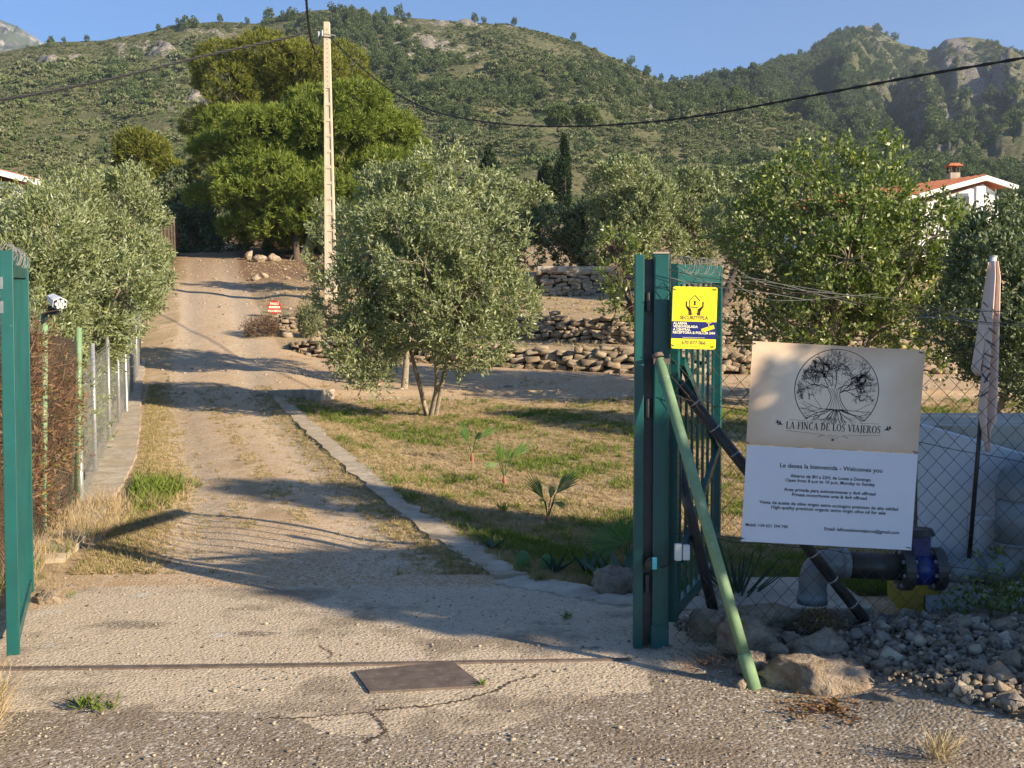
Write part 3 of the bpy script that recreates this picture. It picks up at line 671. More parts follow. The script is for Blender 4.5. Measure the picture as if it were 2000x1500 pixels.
# single pines standing against the sky
def ridge_pines():
    rng = np.random.default_rng(5); mes = [pine_proto(31 + k, 'pine_far') for k in range(3)]
    tm = MB(); tm.tube([(0, 0, -.3), (.03, 0, .6), (0, .02, 1.3), (.02, 0, 2.6)], [.09, .07, .05, .02], 6); tme = tm.mesh('trunk', True)
    spots = [(100, .995, HG, 13, 'leftmost of the small pines standing on the skyline'), (125, .995, HG, 11, 'second small pine from the left on the skyline'), (170, .995, HG, 13, 'third pine from the left, alone on the skyline of the hill'),
             (309, .995, HG, 13, 'round pine left of the clump on the hill crest'), (350, .99, HG, 17, 'wide pine in the clump on the left crest of the hill'), (372, .99, HG, 15, 'pine at the right end of the clump on the left crest'),
             (430, .995, HG, 15, 'pine on the crest between the clump and the pole'), (483, .995, HG, 12, 'low pine on the crest left of the summit wood'), (525, .99, HG, 24, 'tall pine at the left edge of the summit wood'), (748, .995, HG, 17, 'pine just right of the summit wood'),
             (779, .995, HG, 24, 'tallest pine right of the summit, against the sky'), (799, .995, HG, 12, 'short pine beside the tallest skyline pine'), (928, .995, HG, 18, 'forked pine on the flat part of the right crest'),
             (945, .995, HG, 12, 'small pine touching the forked pine on the crest'), (1004, .995, HG, 16, 'pine where the right crest starts to fall'), (1120, .995, HG, 15, 'lone pine on the falling right crest'),
             (1232, .995, HG, 18, 'lone slender pine lower on the right crest'), (1264, .995, HG, 16, 'first pine of the row above the saddle'), (1292, .995, HG, 13, 'pine in the row running down to the saddle'), (1354, .99, HG, 16, 'pine at the bottom of the saddle between hill and mountain'), (1382, .99, HG, 14, 'pine on the saddle nearest the mountain'),
             (1563, .99, MG, 15, 'pine halfway up the left ridge of the mountain'), (1500, .99, MG, 14, 'pine low on the left ridge of the mountain'), (1630, .99, MG, 10, 'small pine near the top of the left mountain ridge'),
             (1714, .99, MG, 12, 'pine just right of the mountain summit'), (1748, .99, MG, 16, 'pine on the right shoulder below the mountain summit'), (1825, .99, MG, 13, 'pine in the notch between the two mountain peaks')]
    for i, (px, tq, G, hp, lab) in enumerate(spots):
        X, Y, Z, _ = [float(a[0]) for a in hpoint(G, np.array([float(px)]), np.array([tq]))]
        s = hp * Y / F / 2.9
        t = root('ridge_pine', (X, Y, Z), 'dark distant ' + lab, 'pine tree', 'single pines along the ridges', rot=(0, 0, rng.uniform(0, 6)))
        t.scale = (s * 1.05, s * 1.05, s)
        for nm, me in (('crown', mes[i % 3]), ('trunk', tme)):
            o = bpy.data.objects.new(nm, me); COL.objects.link(o); o.parent = t
            if not me.materials: me.materials.append(M['bark_dark'])
ridge_pines()
# ------------------------------------------------------------ dry stone walls
def hull_stone(rng, n=16, box=(1, 1, 1), jit=.28):
    """angular stone: the hull of jittered points on a box"""
    P_ = [Vector((sx * rng.uniform(1 - jit, 1), sy * rng.uniform(1 - jit, 1), sz * rng.uniform(1 - jit, 1))) for sx in (-1, 1) for sy in (-1, 1) for sz in (-1, 1)]
    for _ in range(n - 8):
        q = rng.uniform(-.85, .85, 3); k = rng.integers(3); q[k] = np.sign(q[k] or 1) * rng.uniform(.8, 1.05); P_.append(Vector(q))
    bm = bmesh.new(); vs = [bm.verts.new(p) for p in P_]; bmesh.ops.convex_hull(bm, input=vs)
    for v in [v for v in bm.verts if not v.link_faces]: bm.verts.remove(v)
    bmesh.ops.bevel(bm, geom=bm.edges[:], offset=.07, segments=1, affect='EDGES'); bmesh.ops.triangulate(bm, faces=bm.faces[:])
    bmesh.ops.recalc_face_normals(bm, faces=bm.faces); bm.verts.index_update()
    v = np.array([q.co[:] for q in bm.verts]); f = np.array([[q.index for q in p.verts] for p in bm.faces]); bm.free()
    return v + rng.normal(size=v.shape) * .012, f
def stone_shape(rng): return hull_stone(rng, 15, jit=.35)
STONES = [stone_shape(np.random.default_rng(100 + k)) for k in range(26)]
def stone_wall(label, x0, x1, yf, z0f, z1f, seed, thick=.35, sz=(.14, .42), messy=.0, cap=None):
    rng = np.random.default_rng(seed); V = []; Fs = []; T = []; nv = 0
    z = 0.
    x = x0
    Hm = z1f((x0 + x1) / 2) - z0f((x0 + x1) / 2)
    rows = max(2, int(round(Hm / .115)))
    for r in range(rows + 1):
        x = x0 + rng.uniform(0, .2)
        while x < x1:
            w_ = rng.uniform(*sz); zb, zt = z0f(x), z1f(x); hh = (zt - zb) / rows * rng.uniform(.85, 1.3)
            if r == rows and rng.random() < .45: x += w_; continue
            zc = zb + (zt - zb) * (r + .5) / rows + rng.normal() * .025
            v, f = STONES[rng.integers(len(STONES))]
            a = rng.normal() * .16; c_, s_ = math.cos(a), math.sin(a)
            q = v * np.array([w_ * .54, thick * .5 * rng.uniform(.7, 1.1), hh * .56])
            q = np.stack([q[:, 0] * c_ - q[:, 2] * s_, q[:, 1], q[:, 0] * s_ + q[:, 2] * c_], -1)
            q = q + np.array([x + w_ / 2, yf(x) + .05 + rng.normal() * (.03 + messy * .1) - (.12 * (rows - r) / rows), zc])
            V.append(q); Fs.append(f + nv); nv += len(q); x += w_ * rng.uniform(.9, 1.08)
    me = np_mesh('stone_wall', np.concatenate(V), np.concatenate(Fs))
    xm = (x0 + x1) / 2; t = root('stone_wall', (xm, yf(xm), z0f(xm)), label, 'stone wall', 'dry stone terrace walls')
    link('stones', me, M['stone'], t)
    mb = MB(); xs = np.linspace(x0, x1, 12)
    for a, b_ in zip(xs[:-1], xs[1:]):
        ya, yb = yf(a), yf(b_)
        v = [(a, ya + .08, z0f(a) - .2), (b_, yb + .08, z0f(b_) - .2), (b_, yb + .08, z1f(b_) - .05), (a, ya + .08, z1f(a) - .05)]
        v += [(p[0], p[1] + .4, p[2]) for p in v]
        mb.add(v, [(0, 1, 2, 3), (7, 6, 5, 4), (3, 2, 6, 7), (0, 4, 5, 1), (1, 5, 6, 2), (4, 0, 3, 7)])
    mb.build('gap_shade_core', M['bark_dark'], t)  # dark backing, its colour stands in for shade between the stones
    if cap:
        mb = MB(); mb.box((cap[0], yf(cap[0]) - .1, z1f(cap[0]) - .05), (cap[1], yf(cap[0]) + .75, z1f(cap[0]) + .13)); mb.build('cap_slab', M['concrete'], t, bevel=.02)
fz = lambda a, b: (lambda x: float(lin(x, a, b)))
stone_wall('lowest long dry stone wall beside the dirt track', -5.6, 13, lambda x: float(W3(x)), fz(.96, 1.33), fz(1.44, 1.72), 1)
stone_wall('middle dry stone wall of the terraces, taller, behind the lowest wall', -6.9, 13, lambda x: float(W2(x)), fz(1.62, 1.94), fz(2.27, 2.44), 2)
stone_wall('uppermost dry stone wall with a flat concrete cap at its left', .75, 14, lambda x: 34.1, lambda x: 3.12, lambda x: 3.94, 3, cap=(.8, 3.35))

# ------------------------------------------------------------ kerb, slabs and edges of concrete
def strip(name, pts, w0, h, mats, kind='structure', label=None, cat=None, down=.15, jag=.03, seed=0):
    rng = np.random.default_rng(seed); P = resample(pts, len(pts) * 8); mb = MB(); L = []
    for i, p in enumerate(P):
        d = (P[min(i + 1, len(P) - 1)] - P[max(0, i - 1)]); d.z = 0; d.normalize(); s = Vector((-d.y, d.x, 0))
        ww = w0 if not callable(w0) else w0(i / (len(P) - 1))
        a = p + s * (ww / 2 + rng.normal() * jag); b_ = p - s * (ww / 2 + rng.normal() * jag)
        zz = p.z + h + rng.normal() * .006
        L += [Vector((a.x, a.y, gz(a.x, a.y) - down)), Vector((a.x, a.y, zz)), Vector((b_.x, b_.y, zz)), Vector((b_.x, b_.y, gz(b_.x, b_.y) - down))]
    n = len(P); fs = []
    for i in range(n - 1):
        for k in range(3): fs.append((i * 4 + k, i * 4 + k + 1, (i + 1) * 4 + k + 1, (i + 1) * 4 + k))
    fs += [(0, 3, 2, 1), (n * 4 - 4, n * 4 - 3, n * 4 - 2, n * 4 - 1)]
    mb.add(L, fs); me = mb.mesh(name)
    o = link(name, me, mats); return tag(o, label, cat, kind=kind)
def g3(x, y, dz=0): return Vector((x, y, gz(x, y) + dz))
kp = [g3(float(XR(y)) + .02, y) for y in (7.5, 8.2, 9, 10, 11.5, 13, 15, 17, 18.8)]
for p in kp: p.z = float(ip(p.y, PROF))
strip('kerb', kp, lambda s: .24 + .03 * math.sin(s * 9), .018, M['kerb'], seed=4, jag=.022)
sl = gp(578, 775); tag(strip('stone_slab', [Vector((sl.x - .45, sl.y + .35, sl.z + .06)), Vector((sl.x, sl.y + .15, sl.z + .08)), Vector((sl.x + .62, sl.y - .1, sl.z + .08))], .5, .05, M['concrete'], None, seed=7), 'flat pale concrete slab lying where the kerb meets the dirt track', 'slab')
# concrete edge of the lawn behind the gate, from the drive to the post
ep = [Vector((-.02, 7.45, .0)), Vector((.3, 7.2, 0)), Vector((.7, 6.9, 0)), Vector((1.2, 6.75, 0)), Vector((2.2, 6.7, 0))]
strip('concrete_edge', ep, .34, .012, M['concrete'], seed=5, jag=.02)
# footing under the left hand fence
fp = [Vector((float(XF(y)) + .12, y, float(ip(y, PROF)))) for y in (7.9, 8.6, 9.4, 10.3, 11.4, 13, 15, 17, 19, 21, 23, 25)]
tag(strip('fence_footing', fp, lambda s: .46 + .04 * math.sin(s * 14), .05, M['kerb'], None, seed=6, jag=.01), 'rough concrete footing under the grey wire fence left of the drive', 'footing')

# ------------------------------------------------------------ trees
OL = 'olive trees of the grove'
def olive(label, box, Y, base, seed, k=16, n=2600, per=10, ln=.085, wd=.026, mat='olive', group=OL, name='olive_tree', extra=(), **kw):
    rng = np.random.default_rng(seed * 7 + 1); lobes, c, W, Hh = box_lobes(rng, box, Y, k, size=kw.pop('size', (.3, .48)), depth=kw.pop('depth', None))
    lobes += list(extra)
    kw.setdefault('gap', .36); kw.setdefault('shell', .2); kw.setdefault('keep', .1); kw.setdefault('gscale', .8); kw.setdefault('twig', .22); kw.setdefault('up', .7)
    b = gp(*base) if base[1] > 400 and len(base) == 2 else g3(base[0], base[1])
    return tree(name, label, 'olive tree' if name == 'olive_tree' else kw.pop('cat', 'tree'), group, lobes, b, mat, seed, n, per, ln, wd, **kw)
def xy(px, Y): return ((px - 1000) / F * Y, Y, 0)
A = at(700, 650, 17.0)
olive('large silvery olive tree with three bare stems in the middle of the lawn', (668, 1040, 398, 712), 17.3, (842, 812), 1, k=28, n=8600, per=11, ln=.082, wd=.024, gap=.28, stems=3, trunk_r=.075, fork=.42, n_br=22, n_fine=240, size=(.24, .38), group=None,
      extra=[(A.x, 17.2, A.z - .25, .5, .7, .45), (A.x + .2, 17.1, A.z - .6, .38, .5, .3), (A.x - .25, 17.3, A.z + .5, .45, .6, .5)])
olive('tall olive tree standing right behind the three stemmed one', (672, 950, 305, 560), 21.5, xy(790, 21.5), 2, k=18, n=4200, ln=.095, wd=.03)
olive('olive tree pressing against the utility pole, low and shaded', (600, 690, 400, 560), 35.5, xy(655, 35.5), 3, k=9, n=1500, ln=.12, wd=.04)
olive('olive tree closest to the left gate, its crown over the brown netting', (-60, 190, 395, 760), 12.5, xy(30, 12.5), 4, k=20, n=6000, ln=.07, wd=.018, mat='olive', up=.9, twig=.26)
olive('silvery olive tree above the grey wire fence on the left', (105, 318, 322, 640), 18.5, xy(210, 18.5), 5, k=20, n=5200, ln=.08, wd=.022, up=.9)
olive('low bushy olive filling the gap over the wire fence posts', (90, 300, 500, 725), 15.0, xy(170, 15.0), 6, k=14, n=3800, ln=.075, wd=.02)
olive('olive tree at the left edge of the picture, behind the nearest one', (-120, 110, 375, 600), 21, xy(20, 21), 7, k=12, n=2400, ln=.1, wd=.03)
olive('darker olive at the far end of the wire fence', (255, 330, 420, 640), 27, xy(262, 27), 8, k=10, n=2000, ln=.11, wd=.035)
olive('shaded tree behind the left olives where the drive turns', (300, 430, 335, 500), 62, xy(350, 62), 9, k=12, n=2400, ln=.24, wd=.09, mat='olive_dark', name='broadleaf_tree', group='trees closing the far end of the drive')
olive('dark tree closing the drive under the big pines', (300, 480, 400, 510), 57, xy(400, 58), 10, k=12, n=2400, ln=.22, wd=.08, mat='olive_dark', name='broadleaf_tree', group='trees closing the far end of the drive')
olive('sunlit olive right of the three stemmed tree, beyond the terrace wall', (925, 1070, 350, 545), 40, xy(1000, 40), 11, k=13, n=2600, ln=.15, wd=.05)
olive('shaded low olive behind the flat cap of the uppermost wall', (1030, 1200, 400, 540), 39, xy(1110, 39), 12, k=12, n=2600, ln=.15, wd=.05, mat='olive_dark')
olive('big round olive tree on the terrace above the walls', (1145, 1335, 312, 535), 37, xy(1235, 37.5), 13, k=18, n=4200, ln=.14, wd=.046, size=(.28, .4))
olive('olive tree right of the big round one, behind the dark trunk', (1280, 1445, 330, 545), 40, xy(1360, 40.5), 14, k=14, n=3000, ln=.15, wd=.05)
olive('olive far behind the wall between the two cypresses and the center tree', (860, 1010, 335, 520), 48, xy(940, 48), 15, k=12, n=2200, ln=.18, wd=.065)
olive('old olive with a thick dark leaning trunk behind the gate post', (1385, 1560, 330, 530), 31, xy(1412, 30.5), 16, k=13, n=2800, ln=.13, wd=.042, trunk_r=.34, trunk_mat='bark_dark', fork=.3)
olive('sparse thin tree with bare twigs just left of the gate post', (1165, 1300, 452, 650), 25.6, (xy(1236, 25.6)[0], 25.4, 0), 17, k=9, n=620, per=8, ln=.11, wd=.04, mat='carob', gap=.45, trunk_r=.09, n_fine=160, twigs_r=.012, name='thin_tree', cat='tree', group=None, trunk_mat='bark_dark')
olive('spreading leafy carob tree behind the welcome sign', (1432, 1925, 395, 715), 18.8, xy(1640, 18.8), 18, k=36, n=7600, per=9, ln=.085, wd=.048, mat='carob', gap=.32, up=.5, twig=.3, name='carob_tree', cat='tree', group=None, stems=4, trunk_r=.1, n_br=30, n_fine=330, twigs_r=.01, size=(.2, .34), fork=.3,
      extra=[tuple(at(x_, y_, 18.8)) + (r_, r_ * 1.1, h_) for x_, y_, r_, h_ in ((1570, 345, .5, .4), (1610, 330, .45, .35), (1640, 370, .6, .5), (1700, 380, .6, .45), (1722, 318, .22, .5), (1748, 330, .16, .35), (1540, 390, .6, .45), (1480, 450, .5, .5), (1790, 430, .5, .35), (1585, 310, .2, .25), (1662, 312, .16, .25), (1880, 500, .5, .5), (1830, 460, .4, .3))])
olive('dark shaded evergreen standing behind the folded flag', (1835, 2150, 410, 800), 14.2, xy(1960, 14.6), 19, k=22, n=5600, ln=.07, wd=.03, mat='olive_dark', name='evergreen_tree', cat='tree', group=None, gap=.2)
olive('olive tree at the right edge beneath the white house', (1945, 2200, 395, 560), 28, xy(2040, 28), 20, k=14, n=2600, ln=.12, wd=.04)
olive('leafy tree hiding the foot of the white house', (1600, 1790, 425, 560), 34, xy(1700, 34), 21, k=16, n=3000, ln=.14, wd=.05, mat='carob', name='broadleaf_tree', cat='tree', group=None)

def pine(label, box, Y, base, seed, k, n, mat, per=18, ln=.27, wd=.032, size=(.2, .32), extra=(), **kw):
    rng = np.random.default_rng(seed); lobes, c, W, Hh = box_lobes(rng, box, Y, k, size=size, flat=.85)
    lobes += list(extra)
    return tree('pine_tree', label, 'pine tree', 'big pines beside the drive', lobes, (g3(*base[:2]) if Y < 100 else Vector((c.x, c.y, c.z - Hh * .75))), mat, seed, n, per, ln, wd, trunk_r=kw.pop('trunk_r', .3), trunk_mat='bark_dark',
                up=kw.pop('up', .75), twig=.26, shell=.09, spread=.8, gap=kw.pop('gap', .12), gscale=.6, low_cut=-.5, keep=.02, n_br=22, n_fine=90, twigs_r=.02, **kw)
pine('tall yellowish pine rising behind the bright green one', (372, 760, 82, 440), 62, xy(565, 62), 41, 80, 17000, 'pine_old', size=(.16, .26))
pine('broad bright green pine over the end of the drive', (380, 862, 188, 500), 52, xy(585, 49), 42, 110, 24000, 'pine', size=(.12, .2), stems=2)
pine('small yellow green pine above the left olives', (226, 315, 258, 380), 84, xy(280, 84), 43, 11, 1700, 'pine_old', ln=.5, wd=.06, size=(.3, .45))
pine('low distant pine between the small pine and the big ones', (306, 352, 318, 372), 80, xy(330, 80), 44, 6, 700, 'pine_old', ln=.5, wd=.06, size=(.4, .5))
pine('flat topped distant pine on the foothill right of the pole', (1062, 1118, 214, 246), 200, xy(1090, 150), 45, 8, 500, 'scrub_green', ln=.8, wd=.16, size=(.3, .4))
pine('second flat topped distant pine on the foothill', (1122, 1172, 210, 244), 200, xy(1145, 150), 46, 8, 500, 'scrub_green', ln=.8, wd=.16, size=(.3, .4))

def conifer(label, px, y0, y1, wpx, Y, seed, name='cypress_tree', n=1400, fat=.5):
    rng = np.random.default_rng(seed); top = at(px, y0, Y); bot = at(px, y1, Y); Hh = top.z - bot.z; W = wpx * Y / F
    lobes = []
    for i in range(12):
        s = i / 11; r = W / 2 * (math.sin(math.pi * min(1, .12 + s * .88)) ** fat) * rng.uniform(.8, 1.15)
        lobes.append((top.x + rng.normal() * W * .06, Y + rng.normal() * W * .06, bot.z + Hh * s * .96, max(r, W * .12), max(r, W * .12), Hh * .09))
    return tree(name, label, 'cypress' if name == 'cypress_tree' else 'conifer', 'dark conifers beyond the grove', lobes, (top.x, Y, gz(top.x, min(Y, 90)) if Y < 90 else bot.z - 1), 'cypress', seed, n, 8, .3, .1, up=2.2, shell=.2, trunk_r=.15, trunk_mat='bark_dark', fork=.2, n_br=3, n_fine=0)
conifer('slender tall cypress, the taller of the pair right of center', 1103, 272, 420, 15, 82, 51)
conifer('shorter darker cypress touching the tall slender one', 1091, 326, 420, 13, 84, 52)
conifer('dark spreading conifer left of the cypress pair', 1064, 322, 400, 26, 84, 53, 'dark_conifer', fat=1.1)
conifer('dark bushy conifer above the center olive', 955, 298, 390, 38, 84, 54, 'dark_conifer', fat=1.1)

# trees standing outside the frame, to the right of and behind the camera: they cast the shade over the gateway
def from_sc(s, c): return (.545 * s + .839 * c, .839 * s - .545 * c)
def shade_tree(label, items, base, seed, n):
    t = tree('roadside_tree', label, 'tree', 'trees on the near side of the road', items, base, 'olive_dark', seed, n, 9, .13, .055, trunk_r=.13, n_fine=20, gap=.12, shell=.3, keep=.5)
items = []
rs = np.random.default_rng(3)
for s, c, z, r, rz_ in ((5.88, 5, 2.7, .64, .95), (6.3, 5.2, 2.8, .95, 1.0), (7.2, 5, 2.6, .9, 1.0), (6.0, 5.1, 1.6, .68, .9), (6.6, 5, 1.5, 1.1, 1.0), (7.5, 5.1, 1.5, .8, .9), (5.85, 5.3, 1.3, .5, .7), (5.9, 4.9, 3.5, .4, .35), (6.9, 5.2, 3.45, .5, .35), (5.45, 5.0, 3.35, .45, .6), (5.8, 4.9, 3.55, .38, .5), (6.15, 5.1, 3.4, .5, .6), (5.85, 5.2, 2.3, .45, .8)):
    x, y = from_sc(s, c); items.append((x, y, z, r, r, rz_))
x, y = from_sc(6.3, 5.1); shade_tree('dense roadside tree outside the frame shading the gateway', items, g3(x, y), 61, 8500)
items = []
for s, c, z, r, rz_ in ((8.1, 6, 5.0, .55, .7), (8.2, 6, 4.0, .7, .8), (8.0, 6.1, 2.9, .8, .9), (8.2, 6, 1.8, .6, .9)):
    x, y = from_sc(s, c); items.append((x, y, z, r, r, rz_))
x, y = from_sc(8.1, 6); shade_tree('slim roadside tree outside the frame beyond the dense one', items, g3(x, y), 62, 2600)
# ------------------------------------------------------------ writing
def text_data(s, size, align='CENTER', bold=0., spacing=1., xscale=1.):
    cu = bpy.data.curves.new('t', 'FONT'); cu.body = s; cu.size = size; cu.align_x = align; cu.offset = bold; cu.space_character = spacing
    cu.resolution_u = 3
    o = bpy.data.objects.new('t', cu); COL.objects.link(o); bpy.context.view_layer.update()
    me = bpy.data.meshes.new_from_object(o.evaluated_get(bpy.context.evaluated_depsgraph_get()))
    v = [(q.co.x * xscale, q.co.y) for q in me.vertices]; f = [tuple(p.vertices) for p in me.polygons]
    bpy.data.objects.remove(o); bpy.data.curves.remove(cu); bpy.data.meshes.remove(me)
    return v, f
class Print:
    """flat ink laid on the face of a board; x to the right, z up, the board faces -y"""
    def __init__(s, off=.0022): s.mb = MB(); s.off = off
    def raw(s, v2, f): s.mb.add([(x, -s.off, y) for x, y in v2], f)
    def poly(s, pts): s.raw(pts, [tuple(range(len(pts)))])
    def text(s, t, x, y, size, **kw):
        v, f = text_data(t, size, **kw); s.raw([(a + x, b + y) for a, b in v], f)
    def stroke(s, pts, ws):
        if not isinstance(ws, (list, tuple)): ws = [ws] * len(pts)
        L = []; n = len(pts)
        for i, (x, y) in enumerate(pts):
            a = pts[max(i - 1, 0)]; b = pts[min(i + 1, n - 1)]; dx, dy = b[0] - a[0], b[1] - a[1]; l = math.hypot(dx, dy) or 1
            nx, ny = -dy / l * ws[i] / 2, dx / l * ws[i] / 2; L += [(x + nx, y + ny), (x - nx, y - ny)]
        s.raw(L, [(2 * i, 2 * i + 1, 2 * i + 3, 2 * i + 2) for i in range(n - 1)])
    def leaf(s, x, y, a, l, w_):
        c, q = math.cos(a), math.sin(a); P = [(0, 0), (.3, .45), (.65, .42), (1, 0), (.65, -.42), (.3, -.45)]
        s.poly([(x + c * u * l - q * v * w_, y + q * u * l + c * v * w_) for u, v in P])
    def fit(s, t, x0, x1, y, size, **kw):
        v, f = text_data(t, size, align='LEFT', **kw); a = min(q[0] for q in v); b = max(q[0] for q in v); k = (x1 - x0) / (b - a); ky = min(k, 1.25) ** .7 if k > 1 else 1
        s.raw([(x0 + (p - a) * k, y + q * ky) for p, q in v], f)
    def build(s, name, mat, parent):
        me = bpy.data.meshes.new(name); me.from_pydata(s.mb.v, [], s.mb.f); me.update()
        o = bpy.data.objects.new(name, me); COL.objects.link(o); me.materials.append(mat); o.parent = parent; return o

def arc(cx, cy, rx, ry, a0, a1, n=14): return [(cx + rx * math.cos(R(a0 + (a1 - a0) * i / n)), cy + ry * math.sin(R(a0 + (a1 - a0) * i / n))) for i in range(n + 1)]
def serif_text(P, s, x, y, h, gap=.2):
    """roman capitals with thick and thin strokes and serifs"""
    T, t = .15, .055
    def sf(x, y, w_=.26): return ([(x - w_ / 2, y), (x + w_ / 2, y)], .045)
    rd = lambda pts, k: (pts, [t + (T - t) * abs(math.cos(math.pi * 2 * (i / (len(pts) - 1)) * k[0] + k[1])) for i in range(len(pts))])
    def bow(cx, cy, rx, ry, a0, a1, n=16):
        pts = arc(cx, cy, rx, ry, a0, a1, n); ws = [t + (T - t) * abs(math.cos(R(a0 + (a1 - a0) * i / n))) ** 1.3 for i in range(n + 1)]; return (pts, ws)
    G = {
     'L': (.62, [([(.16, 0), (.16, 1)], T), ([(.05, .025), (.58, .025)], t), ([(.58, .0), (.6, .26)], [.09, .03]), sf(.16, .98)]),
     'A': (.78, [([(.1, 0), (.39, 1)], t), ([(.38, 1), (.67, 0)], T), ([(.2, .33), (.57, .33)], t), sf(.09, .02, .22), sf(.67, .02, .28)]),
     'F': (.6, [([(.16, 0), (.16, 1)], T), ([(.05, .975), (.56, .975)], t), ([(.56, 1), (.58, .76)], [.09, .03]), ([(.2, .52), (.42, .52)], t), ([(.42, .62), (.42, .42)], .05), sf(.16, .02, .3)]),
     'E': (.64, [([(.16, 0), (.16, 1)], T), ([(.05, .975), (.57, .975)], t), ([(.56, 1), (.58, .78)], [.09, .03]), ([(.2, .52), (.42, .52)], t), ([(.42, .62), (.42, .42)], .05), ([(.05, .025), (.6, .025)], t), ([(.59, 0), (.62, .24)], [.09, .03])]),
     'I': (.32, [([(.16, 0), (.16, 1)], T), sf(.16, .02, .3), sf(.16, .98, .3)]),
     'N': (.82, [([(.14, 0), (.14, 1)], t), ([(.12, 1), (.66, 0)], T), ([(.67, 0), (.67, 1)], t), sf(.13, .02, .24), sf(.08, .98, .2), sf(.67, .98, .26)]),
     'C': (.74, [bow(.4, .5, .3, .48, 50, 310), ([(.62, 1), (.62, .72)], [.07, .03]), ([(.62, .3), (.66, .18)], [.02, .05])]),
     'D': (.8, [([(.16, 0), (.16, 1)], T), bow(.28, .5, .38, .475, -90, 90), ([(.05, .975), (.28, .975)], t), ([(.05, .025), (.28, .025)], t)]),
     'O': (.8, [bow(.4, .5, .32, .485, 0, 360, 30)]),
     'S': (.58, [(resample2([(.5, .8), (.36, .97), (.15, .9), (.12, .72), (.3, .55), (.47, .36), (.46, .12), (.26, .02), (.07, .16)], 24), [.05 + .1 * math.exp(-((i - 12) / 6) ** 2) for i in range(25)]), ([(.5, 1), (.5, .75)], [.06, .03]), ([(.07, .0), (.07, .27)], [.06, .03])]),
     'V': (.78, [([(.12, 1), (.4, 0)], T), ([(.4, 0), (.68, 1)], t), sf(.12, .98, .28), sf(.68, .98, .22)]),
     'J': (.42, [([(.24, 1), (.24, .12)], T), ([(.24, .14), (.18, -.12), (.02, -.16)], [T, .09, .05]), sf(.24, .98, .3)]),
     'R': (.8, [([(.16, 0), (.16, 1)], T), bow(.3, .75, .24, .225, -90, 90, 12), ([(.05, .975), (.3, .975)], t), ([(.16, .525), (.3, .525)], t), ([(.34, .53), (.66, .0)], [.08, T]), sf(.16, .02, .3), sf(.7, .02, .16)]),
     ' ': (.36, []),
    }
    wd = sum(G[c][0] + gap * .3 for c in s) * h * .82; cx = x - wd / 2
    for c in s:
        w_, st = G[c]
        for pts, ws in st:
            ws = [q * h for q in ws] if isinstance(ws, (list, tuple)) else ws * h
            P.stroke([(cx + a * h * .82, y + b * h) for a, b in pts], ws)
        cx += (w_ + gap * .3) * h * .82
    return wd
def resample2(pts, n): return [(p.x, p.y) for p in resample([(a, b, 0) for a, b in pts], n)]

def board_mesh(w_, h, th=.003, n=8):
    mb = MB(); mb.box((-w_ / 2, -th / 2, -h / 2), (w_ / 2, th / 2, h / 2)); return mb
def place(px, py, Y, tilt=3.1, yaw=0): return at(px, py, Y), (0, R(tilt), R(yaw))

# ------------------------------------------------------------ welcome board: sepia half with the tree emblem
SY = 5.60; PXM = F / SY
bw = 337 / PXM
loc, rot = place(1631.5, 776, SY)
up_h = 202 / PXM
wb = root('welcome_sign', loc, 'sepia sign with a round olive tree emblem tied to the chain link fence', 'sign', rot=rot)
def kids(mb, name, mat, parent, bevel=0):
    me = mb.mesh(name, bevel=bevel); o = bpy.data.objects.new(name, me); COL.objects.link(o); me.materials.append(mat); o.parent = parent; return o
kids(board_mesh(bw, up_h), 'board', M['sepia'], wb)
P = Print(); S_ = 1 / PXM
rng = np.random.default_rng(77)
cx, cy, r = .004, .033 + .005, 82 * S_
P.stroke(arc(cx, cy, r, r * .97, -47, 229, 70), [.0028 + .0016 * abs(math.cos(R(-47 + 276 * i / 70) / 1 + .3)) for i in range(71)])
P.build('ring', M['ink'], wb)
P = Print()
def limb(x, y, a, l, w_, d, curl, leafy, bound=None):
    n = 6; pts = [(x, y)]; ws = [w_]; aa = a
    for i in range(n):
        aa += rng.normal() * curl; x += math.cos(aa) * l / n; y += math.sin(aa) * l / n; pts.append((x, y)); ws.append(w_ * (1 - .55 * (i + 1) / n))
        if bound and not bound(x, y): break
    P.stroke(pts, ws)
    if d > 0 and len(pts) > 3:
        for k in range(3 if d > 1 else 3):
            i = rng.integers(2, len(pts)); sgn = (-1) ** k
            limb(pts[i][0], pts[i][1], aa + sgn * rng.uniform(.25, .8), l * rng.uniform(.55, .8), ws[i] * .75, d - 1, curl, leafy, bound)
    if leafy and d < 2:
        for p in pts[1:]:
            for _ in range(3): P.leaf(p[0] + rng.normal() * .002, p[1] + rng.normal() * .002, aa + rng.normal() * 1.2, .0055, .0017)
inC = lambda x, y: (x - cx) ** 2 + (y - cy) ** 2 < (r * .9) ** 2 and y > cy - r * .22 - abs(x - cx) * .0
E = r
tr = [(-.1, -.42), (-.12, -.25), (-.15, -.08), (-.1, .06)]
T0 = (cx - .0 * E, cy - .02 * E)
